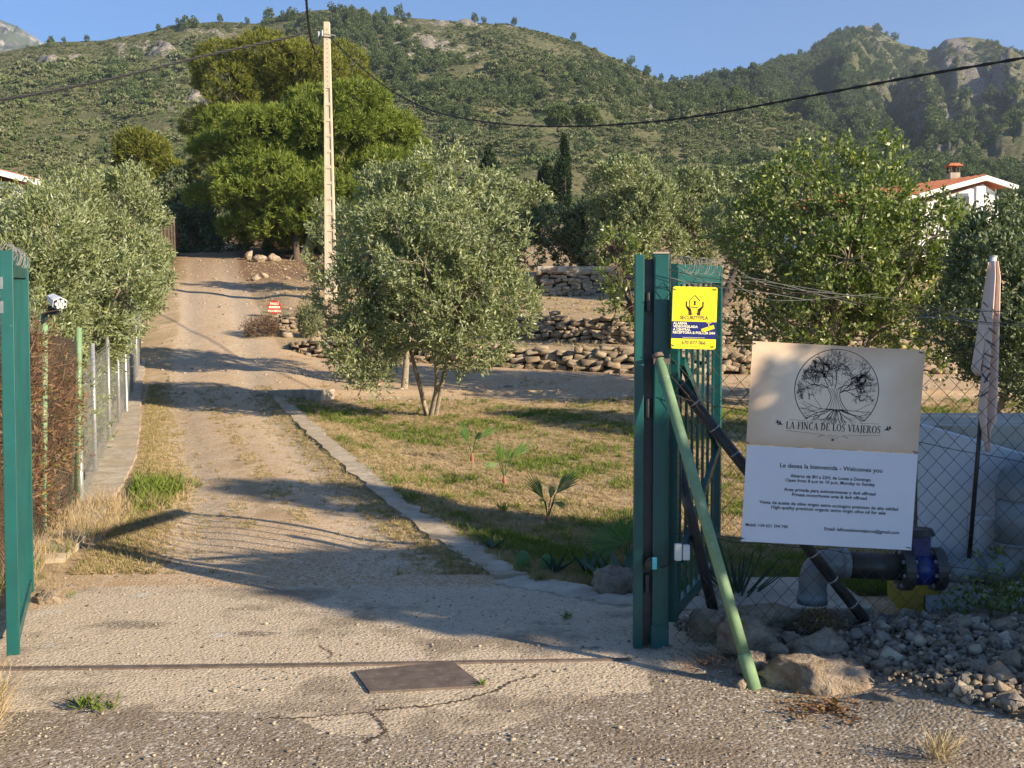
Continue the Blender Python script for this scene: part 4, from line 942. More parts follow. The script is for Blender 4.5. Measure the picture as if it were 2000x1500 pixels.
# trunk: several twisting strands, pale gaps between them
for k in range(7):
    o_ = (k - 3) * .04 * E
    pts = resample2([(cx + o_ * 2.2 + .03 * E, cy - .5 * E), (cx + o_ * 1.2, cy - .3 * E), (cx + o_ * .9 - .02 * E + .02 * E * math.sin(k), cy - .14 * E), (cx + o_ * 1.3 - .07 * E, cy + .04 * E)], 12)
    P.stroke(pts, [.0034 if k in (0, 6) else .0019 for _ in pts])
for (dx, dy, a, l, w_) in ((-.2, .05, 2.75, .5, .005), (-.12, .08, 2.2, .42, .004), (-.05, .04, 1.65, .4, .004), (.02, .02, 1.2, .45, .0045), (.08, -.06, .75, .45, .005), (.1, -.05, .25, .55, .0055), (-.2, .08, 2.5, .55, .004), (.1, 0, .95, .6, .0035), (-.1, .1, 1.9, .6, .003), (.12, -.02, .05, .7, .003), (-.22, .05, 3.0, .6, .003)):
    limb(cx + dx * E, cy + dy * E, a, l * E, w_, 3, .22, True, inC)
for k in range(1500):       # leaf flecks through the printed crown
    a = rng.uniform(0, 2 * math.pi); q = math.sqrt(rng.random()); x = cx + math.cos(a) * q * .84 * E; y = cy + .3 * E + math.sin(a) * q * .52 * E
    if y < cy - .02 * E + (.12 * E if abs(x - cx) < .3 * E else -.1 * E) + .0: continue
    if inC(x, y): P.leaf(x, y, rng.uniform(0, 6.28), .0058, .0014)
inR = lambda x, y: (x - cx) ** 2 + (y - cy) ** 2 < (r * .93) ** 2 and y > -.122
for k in range(19):
    a = R(-176 + k * 9.4 + rng.normal() * 2)
    limb(cx + .02 * E + (k - 9) * .012 * E, cy - .46 * E, a * .999, E * (.62 if k in range(3, 16) else .72), .0036, 2, .12, False, inR)
P.build('tree_emblem', M['ink'], wb)
P = Print(); serif_text(P, 'LA FINCA DE LOS VIAJEROS', .0, -.176, .0375)
P.build('lettering', M['ink'], wb)
P = Print()
for s in (-1, 1):
    P.stroke([(s * .235, -.127), (s * .13, -.133 if s < 0 else -.128)], .0012); P.stroke([(s * .25, -.186), (s * .045, -.199)], .0012)
    P.stroke(resample2([(s * .03, -.205), (s * .06, -.203), (s * .078, -.212), (s * .07, -.205), (s * .055, -.206)], 12), .0012)
    P.stroke(arc(s * .014, -.207, .011, .009, 0, 360, 16), .0013)
    P.stroke([(s * .262, -.16), (s * .292, -.142)], .0014)
    for (a, d) in ((.5, 0), (1.3, .01), (-.15, .008), (1.0, .02), (.15, .018)):
        aa = a if s > 0 else math.pi - a; P.leaf(s * (.268 + d), -.158 + d * .5, aa, .019, .008)
for a in (-2.2, -1.57, -.9): P.leaf(0, -.217, a, .014, .006)
P.build('ornament', M['ink'], wb)
def ties(parent, pts, mat='cable'):
    for (x, z, dx) in pts:
        mb = MB(); mb.tube([(x - dx, -.006, z + .004), (x, -.007, z), (x + dx, .012, z - .003)], .0022, 5); kids(mb, 'cable_tie', M[mat], parent)
ties(wb, [(-bw / 2 + .012, up_h / 2 - .012, .018), (bw / 2 - .012, up_h / 2 - .014, .018), (-bw / 2 + .01, -up_h / 2 + .006, .018), (bw / 2 - .01, -up_h / 2 + .006, .018)])
# white half
lo_h = 190 / PXM
loc, rot = place(1619.5, 972, SY - .004)
wh = root('information_sign', loc, 'white sign with opening hours in Spanish and English below the sepia sign', 'sign', rot=rot)
kids(board_mesh(bw * .995, lo_h), 'board', M['white_print'], wh)
P = Print()
for t_, y, sz in (('Le desea la bienvenida - Welcomes you', .146, .0285), ('Abierto de 8H a 22H, de Lunes a Domingo', .097, .0212), ('Open from 8 a.m to 10 p.m, Monday to Sunday', .073, .0212), ('Area privada para autocaravanas y 4x4 offroad', .024, .0212), ('Private motorhome area & 4x4 offroad', -.001, .0212), ('Venta de aceite de oliva virgen extra ecologico premium de alta calidad', -.049, .0212), ('High-quality premium organic extra virgin olive oil for sale', -.073, .0212)):
    w2 = {'Le': 201, 'Ab': 158, 'Op': 176, 'Ar': 180, 'Pr': 147, 'Ve': 273, 'Hi': 225}[t_[:2]] / PXM / 2; P.fit(t_, -w2, w2, y, sz, bold=.0005)
P.fit('Mobil: +34 621 394 740', -.428, -.207, -.172, .0212, bold=.0005); P.fit('Email: lafincadelosviajeros@gmail.com', -.015, .378, -.172, .0212, bold=.0005)
P.build('lettering', M['ink'], wh)
ties(wh, [(-bw / 2 + .014, -lo_h / 2 + .016, .016), (bw / 2 - .012, -lo_h / 2 + .012, .018)])

# ------------------------------------------------------------ yellow alarm sign
loc, rot = place(1356, 621, 5.66, 1.6)
k = 5.66 / F; aw, ah = 87 * k, 121 * k
al = root('alarm_sign', loc, 'yellow and navy alarm warning sign tied to the fence beside the gate post', 'sign', rot=rot)
mb = MB(); bm = bmesh.new()
def rounded(w_, h, r_, th):
    pts = []
    for sx_, sy_, a0 in ((1, 1, 0), (-1, 1, 90), (-1, -1, 180), (1, -1, 270)): pts += arc(sx_ * (w_ / 2 - r_), sy_ * (h / 2 - r_), r_, r_, a0, a0 + 90, 5)
    m = MB(); n = len(pts); m.add([(x, -th / 2, y) for x, y in pts] + [(x, th / 2, y) for x, y in pts], [tuple(range(n)), tuple(range(2 * n - 1, n - 1, -1))] + [(i, i + n, (i + 1) % n + n, (i + 1) % n) for i in range(n)]); return m
kids(rounded(aw, ah, .012, .003), 'board', M['yellow'], al)
P = Print(.0021); zt, zb_ = ah / 2 - ah * .56, ah / 2 - ah * .835
P.poly([(-aw / 2, zb_), (aw / 2, zb_), (aw / 2, zt), (-aw / 2, zt)]); P.build('navy_band', M['navy'], al)
P = Print(.0026); U = aw
c0 = (0, ah / 2 - U * .38)
P.stroke([(c0[0] + .115 * U, c0[1] + .07 * U), (c0[0], c0[1] + .19 * U), (c0[0] - .115 * U, c0[1] + .08 * U), (c0[0] - .115 * U, c0[1] - .07 * U), (c0[0] + .07 * U, c0[1] - .08 * U)], .0045)
P.poly(arc(c0[0], c0[1] + .045 * U, .026 * U, .026 * U, 0, 360, 14)[:-1]); P.poly([(c0[0] - .013 * U, c0[1] + .04 * U), (c0[0] + .013 * U, c0[1] + .04 * U), (c0[0] + .024 * U, c0[1] - .03 * U), (c0[0] - .024 * U, c0[1] - .03 * U)])
for s in (-1, 1):
    P.stroke([(s * .185 * U, c0[1] + .05 * U), (s * .185 * U, c0[1] - .06 * U), (s * .11 * U, c0[1] - .16 * U)], [.0075, .0075, .009])
    P.stroke([(s * .165 * U, c0[1] - .06 * U), (s * .105 * U, c0[1] - .13 * U), (s * .095 * U, c0[1] - .255 * U)], [.005, .015, .017])
P.build('emblem', M['brown_ink'], al)
P = Print(.0026); P.fit('SECURITYPLA', -.075, .073, ah / 2 - ah * .525, .0275, bold=.0004); P.fit('670 077 066', -.062, .064, ah / 2 - ah * .925, .0275, bold=.0003)
P.text('www.securitypla.es', 0, ah / 2 - ah * .97, .0088); P.text('D.G.P. 4067', 0, ah / 2 - ah * .437, .0088)
P.stroke([(aw * .43, ah * .3), (aw * .43, -ah * .02)], .001)
P.build('lettering', M['ink_grey'], al)
P = Print(.0028)
for i, t_ in enumerate(('ALARMA', 'VIDEOVIGILADA', 'A CENTRAL', 'RECEPTORA & POLICIA 24H')): P.fit(t_, -aw * .47, -aw * .47 + (.074, .13, .092, .221)[i], zt - .0165 - i * .0158, .0166, bold=.0005)
P.stroke([(-aw * .25, zb_ + .006), (aw * .25, zb_ + .006)], .0016)
P.build('band_lettering', M['cream'], al)
P = Print(.0028); bx_, by_ = aw * .33, zt - .032
P.stroke([(bx_ - .028, by_ - .012), (bx_ + .028, by_ + .008)], .02); P.stroke([(bx_ + .0, by_), (bx_ + .0, zt - .004)], .004); P.stroke([(bx_ - .012, zt - .004), (bx_ + .012, zt - .004)], .004); P.stroke([(bx_ - .036, by_ - .004), (bx_ - .030, by_ - .028)], .007)
P.build('camera_symbol', M['yellow'], al)
ties(al, [(-aw / 2 + .01, ah / 2 - .016, .014), (aw / 2 - .01, ah / 2 - .012, .014), (-aw / 2 + .01, -ah / 2 + .016, .014), (aw / 2 - .014, -ah / 2 + .014, .01)])

# ------------------------------------------------------------ the right hand gate post, gate leaf, brace
def px(xp, yp, Y): return at(xp, yp, Y)
gpst = root('gate_post', (.797, 5.79, 0), 'square green steel gate post under the yellow alarm sign side', 'gate post')
gpst['label'] = 'thick dark green steel gate post left of the yellow alarm sign'
mb = MB(); mb.box((.757, 5.75, -.05), (.839, 5.83, 2.125)); mb.build('post', M['green_paint'], gpst, bevel=.004)
mb = MB(); mb.box((.752, 5.745, 2.125), (.844, 5.835, 2.135)); mb.build('cap', M['concrete'], gpst, bevel=.002)
mb = MB(); mb.box((.75, 5.742, -.02), (.846, 5.838, .13)); mb.build('foot', M['green_paint'], gpst, bevel=.002)
mb = MB(); mb.box((.657, 5.75, -.04), (.706, 5.80, 2.12)); mb.build('stop_bar', M['green_paint'], gpst, bevel=.003)
mb = MB(); mb.box((.706, 5.795, -.02), (.757, 5.815, 2.1)); mb.build('gap_shade_strip', M['black_tar'], gpst)  # black strip paints the shade in the gap between stop bar and post
for z in (.35, 1.3, 1.87):
    mb = MB(); mb.tube([(.732, 5.775, z - .05), (.732, 5.775, z + .05)], .016, 10); mb.build('hinge', M['black_tar'], gpst)
mb = MB(); c = px(1271, 1099, 5.735); mb.tube([c + Vector((0, .0, 0)), c + Vector((0, -.03, 0))], .034, 20); mb.tube([c + Vector((0, -.03, 0)), c + Vector((0, -.036, 0))], [.026, .02], 20); mb.build('round_reflector', M['black_plastic'], gpst, smooth=False)
mb = MB(); mb.box((c.x + .004, c.y - .04, c.z - .028), (c.x + .028, c.y - .034, c.z + .036)); mb.build('cyan_tag', M['cyan_tape'], gpst)
def rocky(rng, sub=3, bite=7, n=2.4, rough=.24, frac=.5):
    bm = bmesh.new(); bmesh.ops.create_icosphere(bm, subdivisions=sub, radius=1)
    v = np.array([q.co[:] for q in bm.verts]); f = np.array([[q.index for q in p.verts] for p in bm.faces]); bm.free()
    v = v / (np.abs(v) ** n).sum(1, keepdims=True) ** (1 / n)
    for _ in range(bite):
        d = unit(rng.normal(size=3)); h = rng.uniform(.5, .85); s = v @ d; v = v - np.outer(np.maximum(s - h, 0) * .92, d)
    o = rng.uniform(0, 50)
    dd = np.array([mn.fractal(Vector(q * 1.6 + o), .9, 2.2, 5) for q in v]); v = v * (1 + rough * dd[:, None])
    if sub >= 4:
        d2 = np.array([mn.fractal(Vector(q * 5 + o), .8, 2.1, 4) for q in v]); v = v * (1 + .15 * d2[:, None])
    return v, f
ROCKG = 'boulders piled at the foot of the gate post'
def rock(label, x0, x1, y0, y1, Y, seed, mat='rock', dep=.8, rz=0, group=ROCKG, sink=.25, sub=4):
    a, b = at(x0, y1, Y), at(x1, y0, Y); W, Hh = b.x - a.x, b.z - a.z
    v, f = rocky(np.random.default_rng(seed), sub)
    ext = (v.max(0) - v.min(0)); v = (v - (v.max(0) + v.min(0)) / 2) / ext
    v = v * np.array([W, W * dep, Hh * (1 + sink)])
    c_, s_ = math.cos(rz), math.sin(rz)
    v = np.stack([v[:, 0] * c_ - v[:, 2] * s_, v[:, 1], v[:, 0] * s_ + v[:, 2] * c_], -1)
    me = np_mesh('boulder', v, f, smooth=False)
    o = link('boulder', me, M[mat], loc=((a.x + b.x) / 2, Y + W * dep * .3, (a.z + b.z) / 2 - Hh * sink / 2)); return tag(o, label, 'rock', group)
rock('largest brown boulder lying in front, its left end in the sun', 1484, 1745, 1288, 1390, 4.98, 1, dep=.55, rz=-.12)
rock('round ochre boulder behind the largest one', 1535, 1665, 1238, 1305, 5.4, 2)
rock('pale tilted boulder directly behind the pale green brace', 1400, 1532, 1212, 1290, 5.52, 3, dep=.6, rz=-.15)
rock('flat grey boulder at the back by the concrete slab', 1395, 1580, 1186, 1228, 5.85, 4, dep=.5)
rock('reddish boulder at the far left of the pile against the gate', 1340, 1445, 1198, 1262, 5.85, 5)
rock('rough grey block half buried in the rubble at the right', 1864, 1942, 1314, 1372, 4.95, 6, 'rock_grey')
rock('small grey stone between the ochre boulder and the pale tilted one', 1528, 1572, 1236, 1262, 5.6, 7, 'rock_grey')
rock('small white stone left of the ochre boulder', 1502, 1545, 1258, 1286, 5.35, 8)
rock('brown stone wedged under the brace behind the largest boulder', 1440, 1510, 1278, 1326, 5.25, 9)
rock('small stone beside the foot of the brace', 1434, 1464, 1326, 1358, 5.08, 10)
rock('grey stone at the right edge of the rubble', 1955, 2030, 1312, 1360, 5.0, 11, 'rock_grey')
rock('two lobed pale stone standing in the rubble at the bottom', 1738, 1780, 1436, 1474, 4.45, 12)
rock('cement lump poured around the foot of the gate post', 1258, 1345, 1258, 1296, 5.72, 13, 'rock', group=None)
rock('flat stone half covered by the concrete apron edge', 1690, 1830, 1366, 1404, 4.72, 15, 'rock_grey')
rock('weathered grey boulder at the corner of the lawn left of the gate post', 1156, 1262, 1108, 1166, 7.0, 16, 'rock_grey', group=None)
rock('smooth pale stone at the foot of the left gate leaf', 62, 124, 1152, 1194, 6.75, 17, 'rock', group=None)
rock('small pale stone at the left edge of the picture', -18, 16, 1292, 1318, 5.4, 18, 'rock', group=None)

def gate_leaf(label, p0, p1, z0a, z0b, z1a, z1b, nb, diag, stile=.055, rail=.11, solid=False, lab2=None):
    p0, p1 = Vector(p0), Vector(p1)
    g = root('gate_leaf', (p0.x, p0.y, 0), label, 'gate'); zt = lambda s: z1a + (z1b - z1a) * s; zb = lambda s: z0a + (z0b - z0a) * s
    q = lambda s, z: Vector((p0.x + (p1.x - p0.x) * s, p0.y + (p1.y - p0.y) * s, z))
    d = (p1 - p0).normalized(); n = Vector((-d.y, d.x, 0)); L = (p1 - p0).length
    for s in (0, 1):
        mb = MB(); mb.bar(q(s, zb(s)), q(s, zt(s)), stile, stile, up=d); mb.build('stile', M['green_paint'], g, bevel=.003)
    e = stile / 2 / L
    mb = MB(); mb.bar(q(e, zt(0) - rail / 2), q(1 - e, zt(1) - rail / 2), .04, rail); mb.build('top_rail', M['green_paint'], g)
    mb = MB(); mb.bar(q(e, zb(0) + .05), q(1 - e, zb(1) + .05), .04, .07); mb.build('bottom_rail', M['green_paint'], g)
    for k in range(1, nb + 1):
        s = k / (nb + 1); mb = MB(); mb.bar(q(s, zb(s) + .08), q(s, zt(s) - rail), .016, .016, up=d); mb.build('bar', M['green_paint'], g)
    for (s0, z0, s1, z1) in diag:
        mb = MB(); o = n * .03; mb.bar(q(s0, z0) - o, q(s1, z1) - o, .03, .05); mb.build('diagonal_brace', M['green_paint'], g)
    return g
gr = gate_leaf('right gate leaf standing open behind the chain link fence, with diagonal braces', (.885, 5.87, 0), (1.375, 7.2, 0), .12, .12, 2.08, 2.16, 7, [(.05, 1.55, .93, .95), (.93, .98, .05, .45)])
gl = gate_leaf('left gate leaf seen almost edge on at the left border', (-2.52, 5.38, 0), (-3.17, 7.0, 0), .08, .02, 2.11, 2.2, 14, [], rail=.13, stile=.06)
mb = MB(); c = px(8, 545, 5.36)
for dz in (0, -.12): mb.box((c.x - .12, 5.34, c.z + dz - .05), (c.x, 5.39, c.z + dz + .01))
mb.build('hinge', M['galv'], gl)
def curls(name, a, b, n, r_, seed, parent, mat='wire_grey', rad=.0017, rmin=.02):
    rng = np.random.default_rng(seed); a, b = Vector(a), Vector(b); d = (b - a).normalized(); u = Vector((0, 0, 1)); s = d.cross(u)
    mb = MB(); pts = []
    for i in range(n * 7):
        t = i / (n * 7 - 1); th = i * 2 * math.pi / 7; rr = rmin + r_ * rng.uniform(.5, 1.1)
        pts.append(a.lerp(b, t) + u * math.sin(th) * rr + s * math.cos(th) * rr * .6 + d * rng.normal() * .02)
    mb.tube(resample(pts, len(pts) * 2), rad, 4); return mb.build(name, M[mat], parent)
curls('wire_coil', (.90, 5.9, 2.07), (1.36, 7.15, 2.15), 16, .045, 5, gr)
curls('wire_coil', (-2.54, 5.42, 2.10), (-3.15, 6.95, 2.18), 16, .045, 6, gl)

br = root('brace_pole', px(1473, 1352, 5.08), 'pale green steel pole leaning from the gate post down to the boulders', 'brace')
a, b = px(1287, 702, 5.70), px(1474, 1348, 5.08); c = a.lerp(b, .9)
mb = MB(); mb.tube([a, a.lerp(b, .5), c], .0285, 16); mb.build('pole', M['green_old'], br, smooth=True)
mb = MB(); mb.tube([c, c.lerp(b, .1), b], .034, 16); mb.build('sleeve', M['green_old'], br, smooth=True)
mb = MB(); d = (b - a).normalized(); mb.bar(a + Vector((-.03, -.01, -.01)), a + Vector((.055, -.02, -.01)), .02, .03); mb.tube([a - d * .01, a - d * .03], .031, 14); mb.build('clamp', M['steel'], br)
mb = MB(); mb.tube([px(1398, 1047, 5.42), px(1402, 1046, 5.38)], .014, 10); mb.tube([px(1402, 1046, 5.4), px(1450, 1053, 5.6)], .003, 5); mb.build('bolt', M['black_tar'], br)

def simple_tube(name, label, cat, pts, r, mat, n=14, group=None):
    mb = MB(); P_ = [Vector(p) for p in pts]; mb.tube(resample(P_, max(4, 4 * (len(P_) - 1))) if len(P_) > 2 else P_, r, n)
    o = mb.build(name, M[mat], None, smooth=True); return tag(o, label, cat, group)
cp = root('conduit', px(1710, 1238, 6.0), 'black sheathed conduit slanting behind the signs from the gate to the rubble', 'conduit')
mb = MB(); a, b = px(1325, 748, 5.88), px(1712, 1240, 5.86); mb.tube([a, b], .031, 16); mb.build('pipe', M['black_tar'], cp, smooth=True)
rg = np.random.default_rng(4)
for k in range(9):
    s = .08 + k * .1; c = a.lerp(b, s); d = (b - a).normalized(); mb = MB(); mb.tube([c - d * .004, c + d * .004], .0335, 14); mb.build('tie_band', M['galv'], cp, smooth=True)
simple_tube('support_pole', 'dark grey pole leaning against the open right gate leaf behind the fence', 'pole', [px(1312, 850, 6.1), px(1394, 1196, 6.1)], .031, 'black_tar')

# ------------------------------------------------------------ chain link fence on the right
fe = root('chain_link_fence', (2.4, 5.7, 0), 'rusty chain link fence carrying the signs right of the gate post', 'fence')
FY = 5.70
def ftop(X):
    p = 1000 + X / FY * F; y = float(np.interp(p, [1306, 1350, 1420, 1600, 1850, 2100], [525, 530, 560, 610, 636, 650])); return at(p, y, FY).z
def chain_mesh():
    pit = .045; mb = MB(); X0, X1 = .86, 4.2; n = int((X1 - X0) / pit); rng = np.random.default_rng(8)
    for i in range(n):
        x = X0 + i * pit; pts = []; k = 0; z = .02 + .03 * math.sin(x * 3)
        zt = ftop(x)
        while z < zt:
            sx_ = (1 if (k + i) % 2 == 0 else 0); bulge = .012 * math.sin(x * 5 + z * 3) ; sag = .012 * math.sin(x * 2.3 + z * 1.7)
            pts.append((x + sx_ * pit * 1.02 + sag, FY + (.003 if (k + i) % 2 else -.003) + bulge, z)); z += pit * 1.1; k += 1
        mb.tube(pts, .0018, 4, caps=False)
    return mb
chain_mesh().build('wire_mesh', M['wire_dark'], fe)
rng = np.random.default_rng(12)
for zf, sg in (((lambda p: 527 + (p - 1306) * .155 - 28 * math.exp(-((p - 2050) / 160) ** 2)), .3), ((lambda p: 770 + (p - 1306) * .195), .2), ((lambda p: 1040 + (p - 1306) * .125), .1), ((lambda p: 545 + (p - 1306) * .13), .5)):
    pts = [at(p, zf(p) + rng.normal() * 4, FY + .01) for p in np.linspace(1306, 2120, 14)]
    mb = MB(); mb.tube(resample(pts, 40), .0022, 5); mb.build('line_wire', M['wire_dark'], fe)
for s in range(5):
    p0 = 1310 + s * 12; a = [at(p, y + rng.normal() * 9, FY - .02 + rng.normal() * .03) for p, y in ((p0, 522), (p0 + 60, 545 + rng.normal() * 12), (p0 + 160, 560 + rng.normal() * 14), (p0 + 280 + s * 30, 585 + rng.normal() * 10))]
    mb = MB(); mb.tube(resample(a, 24), .0017, 4); mb.build('loose_wire', M['wire_grey'], fe)
for s in range(5):
    p0 = 1760 + s * 30; a = [at(p, y, FY - .02 + rng.normal() * .03) for p, y in ((p0, 610 + rng.normal() * 8), (p0 + 70, 622 + rng.normal() * 10), (p0 + 150, 640 + rng.normal() * 6))]
    mb = MB(); mb.tube(resample(a, 16), .0016, 4); mb.build('loose_wire', M['wire_grey'], fe)
a, b = at(1309, 525, FY), at(1304, 1225, FY)
mb = MB(); mb.tube([a + Vector((0, 0, .1)), b], .004, 6); mb.build('tension_bar', M['wire_dark'], fe)
jb = root('junction_box', px(1332, 1080, 5.66), 'small pale plastic box hanging on the chain link fence by the post', 'box')
mb = MB(); c = px(1332, 1078, 5.655); mb.box((c.x - .04, c.y - .02, c.z - .045), (c.x - .002, c.y + .02, c.z + .045)); mb.build('box', M['plastic_box'], jb, bevel=.008)
mb = MB(); mb.box((c.x + .002, c.y - .022, c.z - .042), (c.x + .04, c.y + .02, c.z + .04)); mb.build('lid', M['plastic_box'], jb, bevel=.008)
mb = MB(); mb.tube(resample([c + Vector((-.03, 0, -.04)), c + Vector((-.08, -.01, -.07)), px(1290, 1108, 5.7)], 10), .004, 6); mb.build('cable', M['cable'], jb)

# ------------------------------------------------------------ tank, pipes and flag behind the fence
def extrude_px(pts, Y, dep, name, mat, parent, skew=1.0):
    """outline given on the plane at distance Y, run straight back by dep metres"""
    mb = MB(); f = [at(x, y, Y) for x, y in pts]; n = len(f); bk = [p + Vector((dep * skew * .35, dep, 0)) for p in f]
    mb.add(f + bk, [tuple(range(n)), tuple(range(2 * n - 1, n - 1, -1))] + [(i, (i + 1) % n, (i + 1) % n + n, i + n) for i in range(n)]); return mb.build(name, M[mat], parent)
tk = root('water_tank', px(1950, 1260, 6.35), 'white rendered water tank with a sloping top behind the chain link fence', 'water tank')
extrude_px([(1793, 828), (2250, 960), (2250, 1300), (1808, 1300), (1808, 1165), (1837, 1165), (1837, 1128), (1793, 1128)], 6.35, .16, 'wall', 'tank_wall', tk)
extrude_px([(1733, 1130), (1834, 1130), (1834, 1162), (1805, 1162), (1805, 1216), (1775, 1216), (1733, 1165)], 6.4, .3, 'painted_base', 'yellow_wall', tk)
mb = MB(); z = 1.145; q = [(2.45, 6.54), (6, 6.54), (7, 7.75), (2.95, 7.75)]
mb.add([(x, y, zz) for zz in (-.1, z) for x, y in q], [(3, 2, 1, 0), (4, 5, 6, 7)] + [(i, (i + 1) % 4, (i + 1) % 4 + 4, i + 4) for i in range(4)]); mb.build('deck', M['concrete'], tk)
mb = MB(); a, b = px(1903, 1012, 6.25), px(1946, 1012, 6.25); mb.box((a.x, 6.2, px(0, 1090, 6.25).z), (b.x, 6.34, a.z)); mb.build('meter_box', M['tank_wall'], tk, bevel=.004)

pipe = root('water_pipe', px(1590, 1170, 6.05), 'grey water pipe with black section running behind the fence to the tank', 'pipe')
PY = 6.05
mb = MB(); mb.tube(resample([px(1588, 1176, PY), px(1588, 1135, PY), px(1596, 1112, PY), px(1618, 1100, PY), px(1652, 1100, PY)], 20), .079, 20); mb.build('elbow', M['pvc'], pipe, smooth=True)
for q0, q1 in ((px(1586, 1178, PY), px(1586, 1158, PY)), (px(1640, 1100, PY), px(1656, 1100, PY))):
    mb = MB(); mb.tube([q0, q1], .086, 20); mb.build('collar', M['pvc'], pipe, smooth=True)
mb = MB(); mb.tube([px(1656, 1103, PY), px(1757, 1108, PY)], .075, 20); mb.build('black_section', M['black_tar'], pipe, smooth=True)
mb = MB(); mb.tube([px(1838, 1112, PY), px(1925, 1114, PY)], .073, 20); mb.build('section', M['pvc'], pipe, smooth=True)
mb = MB(); mb.tube(resample([px(1918, 1114, PY), px(1955, 1112, PY), px(1980, 1092, PY), px(1986, 1050, PY)], 18), [.077 + .04 * i / 18 for i in range(19)], 22); mb.build('lower_elbow', M['pvc'], pipe, smooth=True)
mb = MB(); mb.tube([px(1987, 1062, PY), px(1990, 968, PY)], .122, 24); mb.tube([px(1987, 1064, PY), px(1987, 1058, PY)], .128, 24); mb.build('riser', M['pvc'], pipe, smooth=True)
mb = MB(); mb.tube(resample([px(1990, 975, PY), px(1994, 945, PY), px(2022, 928, PY + .04), px(2070, 925, PY + .1), px(2200, 925, PY + .15)], 22), .128, 24); mb.build('upper_elbow', M['pvc'], pipe, smooth=True)
vl = root('valve', px(1795, 1112, PY), 'blue cast iron valve between two black flanges on the pipe', 'valve')
for x in (1766, 1828):
    mb = MB(); mb.tube([px(x - 10, 1111, PY), px(x + 10, 1111, PY)], .122, 24); mb.build('flange', M['black_tar'], vl, smooth=False)
    for k in range(8):
        t_ = k * math.pi / 4 + .2; mb = MB(); o = Vector((0, math.cos(t_) * .1, math.sin(t_) * .1)); mb.tube([px(x - 14, 1111, PY) + o, px(x + 14, 1111, PY) + o], .012, 6); mb.build('bolt', M['galv'], vl)
mb = MB(); mb.tube([px(1776, 1111, PY), px(1820, 1111, PY)], .092, 20); mb.build('body', M['blue_iron'], vl, smooth=True)
mb = MB(); mb.box(tuple(px(1784, 1105, PY - .04)), tuple(px(1808, 1045, PY + .04))); mb.tube([px(1796, 1048, PY), px(1796, 1040, PY)], .06, 16); mb.build('bonnet', M['blue_iron'], vl, bevel=.004)
mb = MB(); mb.tube([px(1796, 1044, PY), px(1796, 1032, PY)], [.085, .07], 16); mb.build('top_plate', M['black_tar'], vl)
sb = root('slab', (1.8, 6.6, 0), 'low concrete slab under the grey pipe behind the boulders', 'slab')
mb = MB(); mb.box((1.25, 6.3, -.05), (2.15, 7.15, .085)); mb.build('slab', M['concrete'], sb, bevel=.01)

fl = root('flag', px(1893, 1090, 6.0), 'faded pink advertising flag hanging folded from a leaning pole', 'flag')
a, m_, b = px(1940, 502, 5.98), px(1926, 690, 5.98), px(1893, 1090, 5.98)
mb = MB(); mb.tube([a, m_], .0185, 14); mb.tube([a + Vector((0, 0, .006)), a], .021, 12); mb.build('sleeve_pole', M['plastic_box'], fl, smooth=True)
mb = MB(); mb.tube([m_, b], .0125, 10); mb.build('pole', M['black_plastic'], fl, smooth=True)
def cloth(name, rows, folds, depth, Y, seed, mat):
    """rows: (y, x left, x right) in the plane of the flag"""
    n, m2 = 36, 26; V = []; ys = np.array([r_[0] for r_ in rows]); xa = np.array([r_[1] for r_ in rows]); xb = np.array([r_[2] for r_ in rows])
    for i in range(n + 1):
        y = ys[0] + (ys[-1] - ys[0]) * i / n; l_, r_ = np.interp(y, ys, xa), np.interp(y, ys, xb)
        for j in range(m2 + 1):
            s = j / m2; q = at(l_ + (r_ - l_) * s, y, Y); q.y += depth * math.sin(s * folds * 2 * math.pi + seed + i * .03) * (.4 + .6 * i / n); V.append(q)
    f = [(i * (m2 + 1) + j, i * (m2 + 1) + j + 1, (i + 1) * (m2 + 1) + j + 1, (i + 1) * (m2 + 1) + j) for i in range(n) for j in range(m2)]
    mb = MB(); mb.add(V, f); o = mb.build(name, mat, fl, smooth=True); sm = o.modifiers.new('t', 'SOLIDIFY'); sm.thickness = .0015; return o
cloth('cloth', [(512, 1930, 1946), (600, 1917, 1944), (700, 1902, 1930), (722, 1899, 1926), (734, 1908, 1925)], 1.4, .02, 5.955, 0, M['flag'])
cloth('cloth_fold', [(510, 1938, 1949), (540, 1937, 1954), (700, 1923, 1952), (800, 1913, 1950), (828, 1916, 1949), (832, 1918, 1936), (862, 1924, 1931), (882, 1928, 1930)], 1.8, .03, 5.925, 1.5, M['flag'])
mb = MB(); rr = np.random.default_rng(3)
for (x0, y0, x1, y1) in ((1917, 712, 1934, 722), (1918, 730, 1930, 745), (1934, 728, 1922, 748), (1922, 690, 1940, 698), (1930, 640, 1946, 652), (1936, 600, 1948, 618), (1926, 664, 1944, 676), (1915, 775, 1930, 765), (1920, 590, 1930, 600), (1918, 610, 1926, 628)):
    a, b = px(x0, y0, 5.89), px(x1, y1, 5.89); mb.bar(a, b, .002, .009)
mb.build('print', M['ink_grey'], fl)
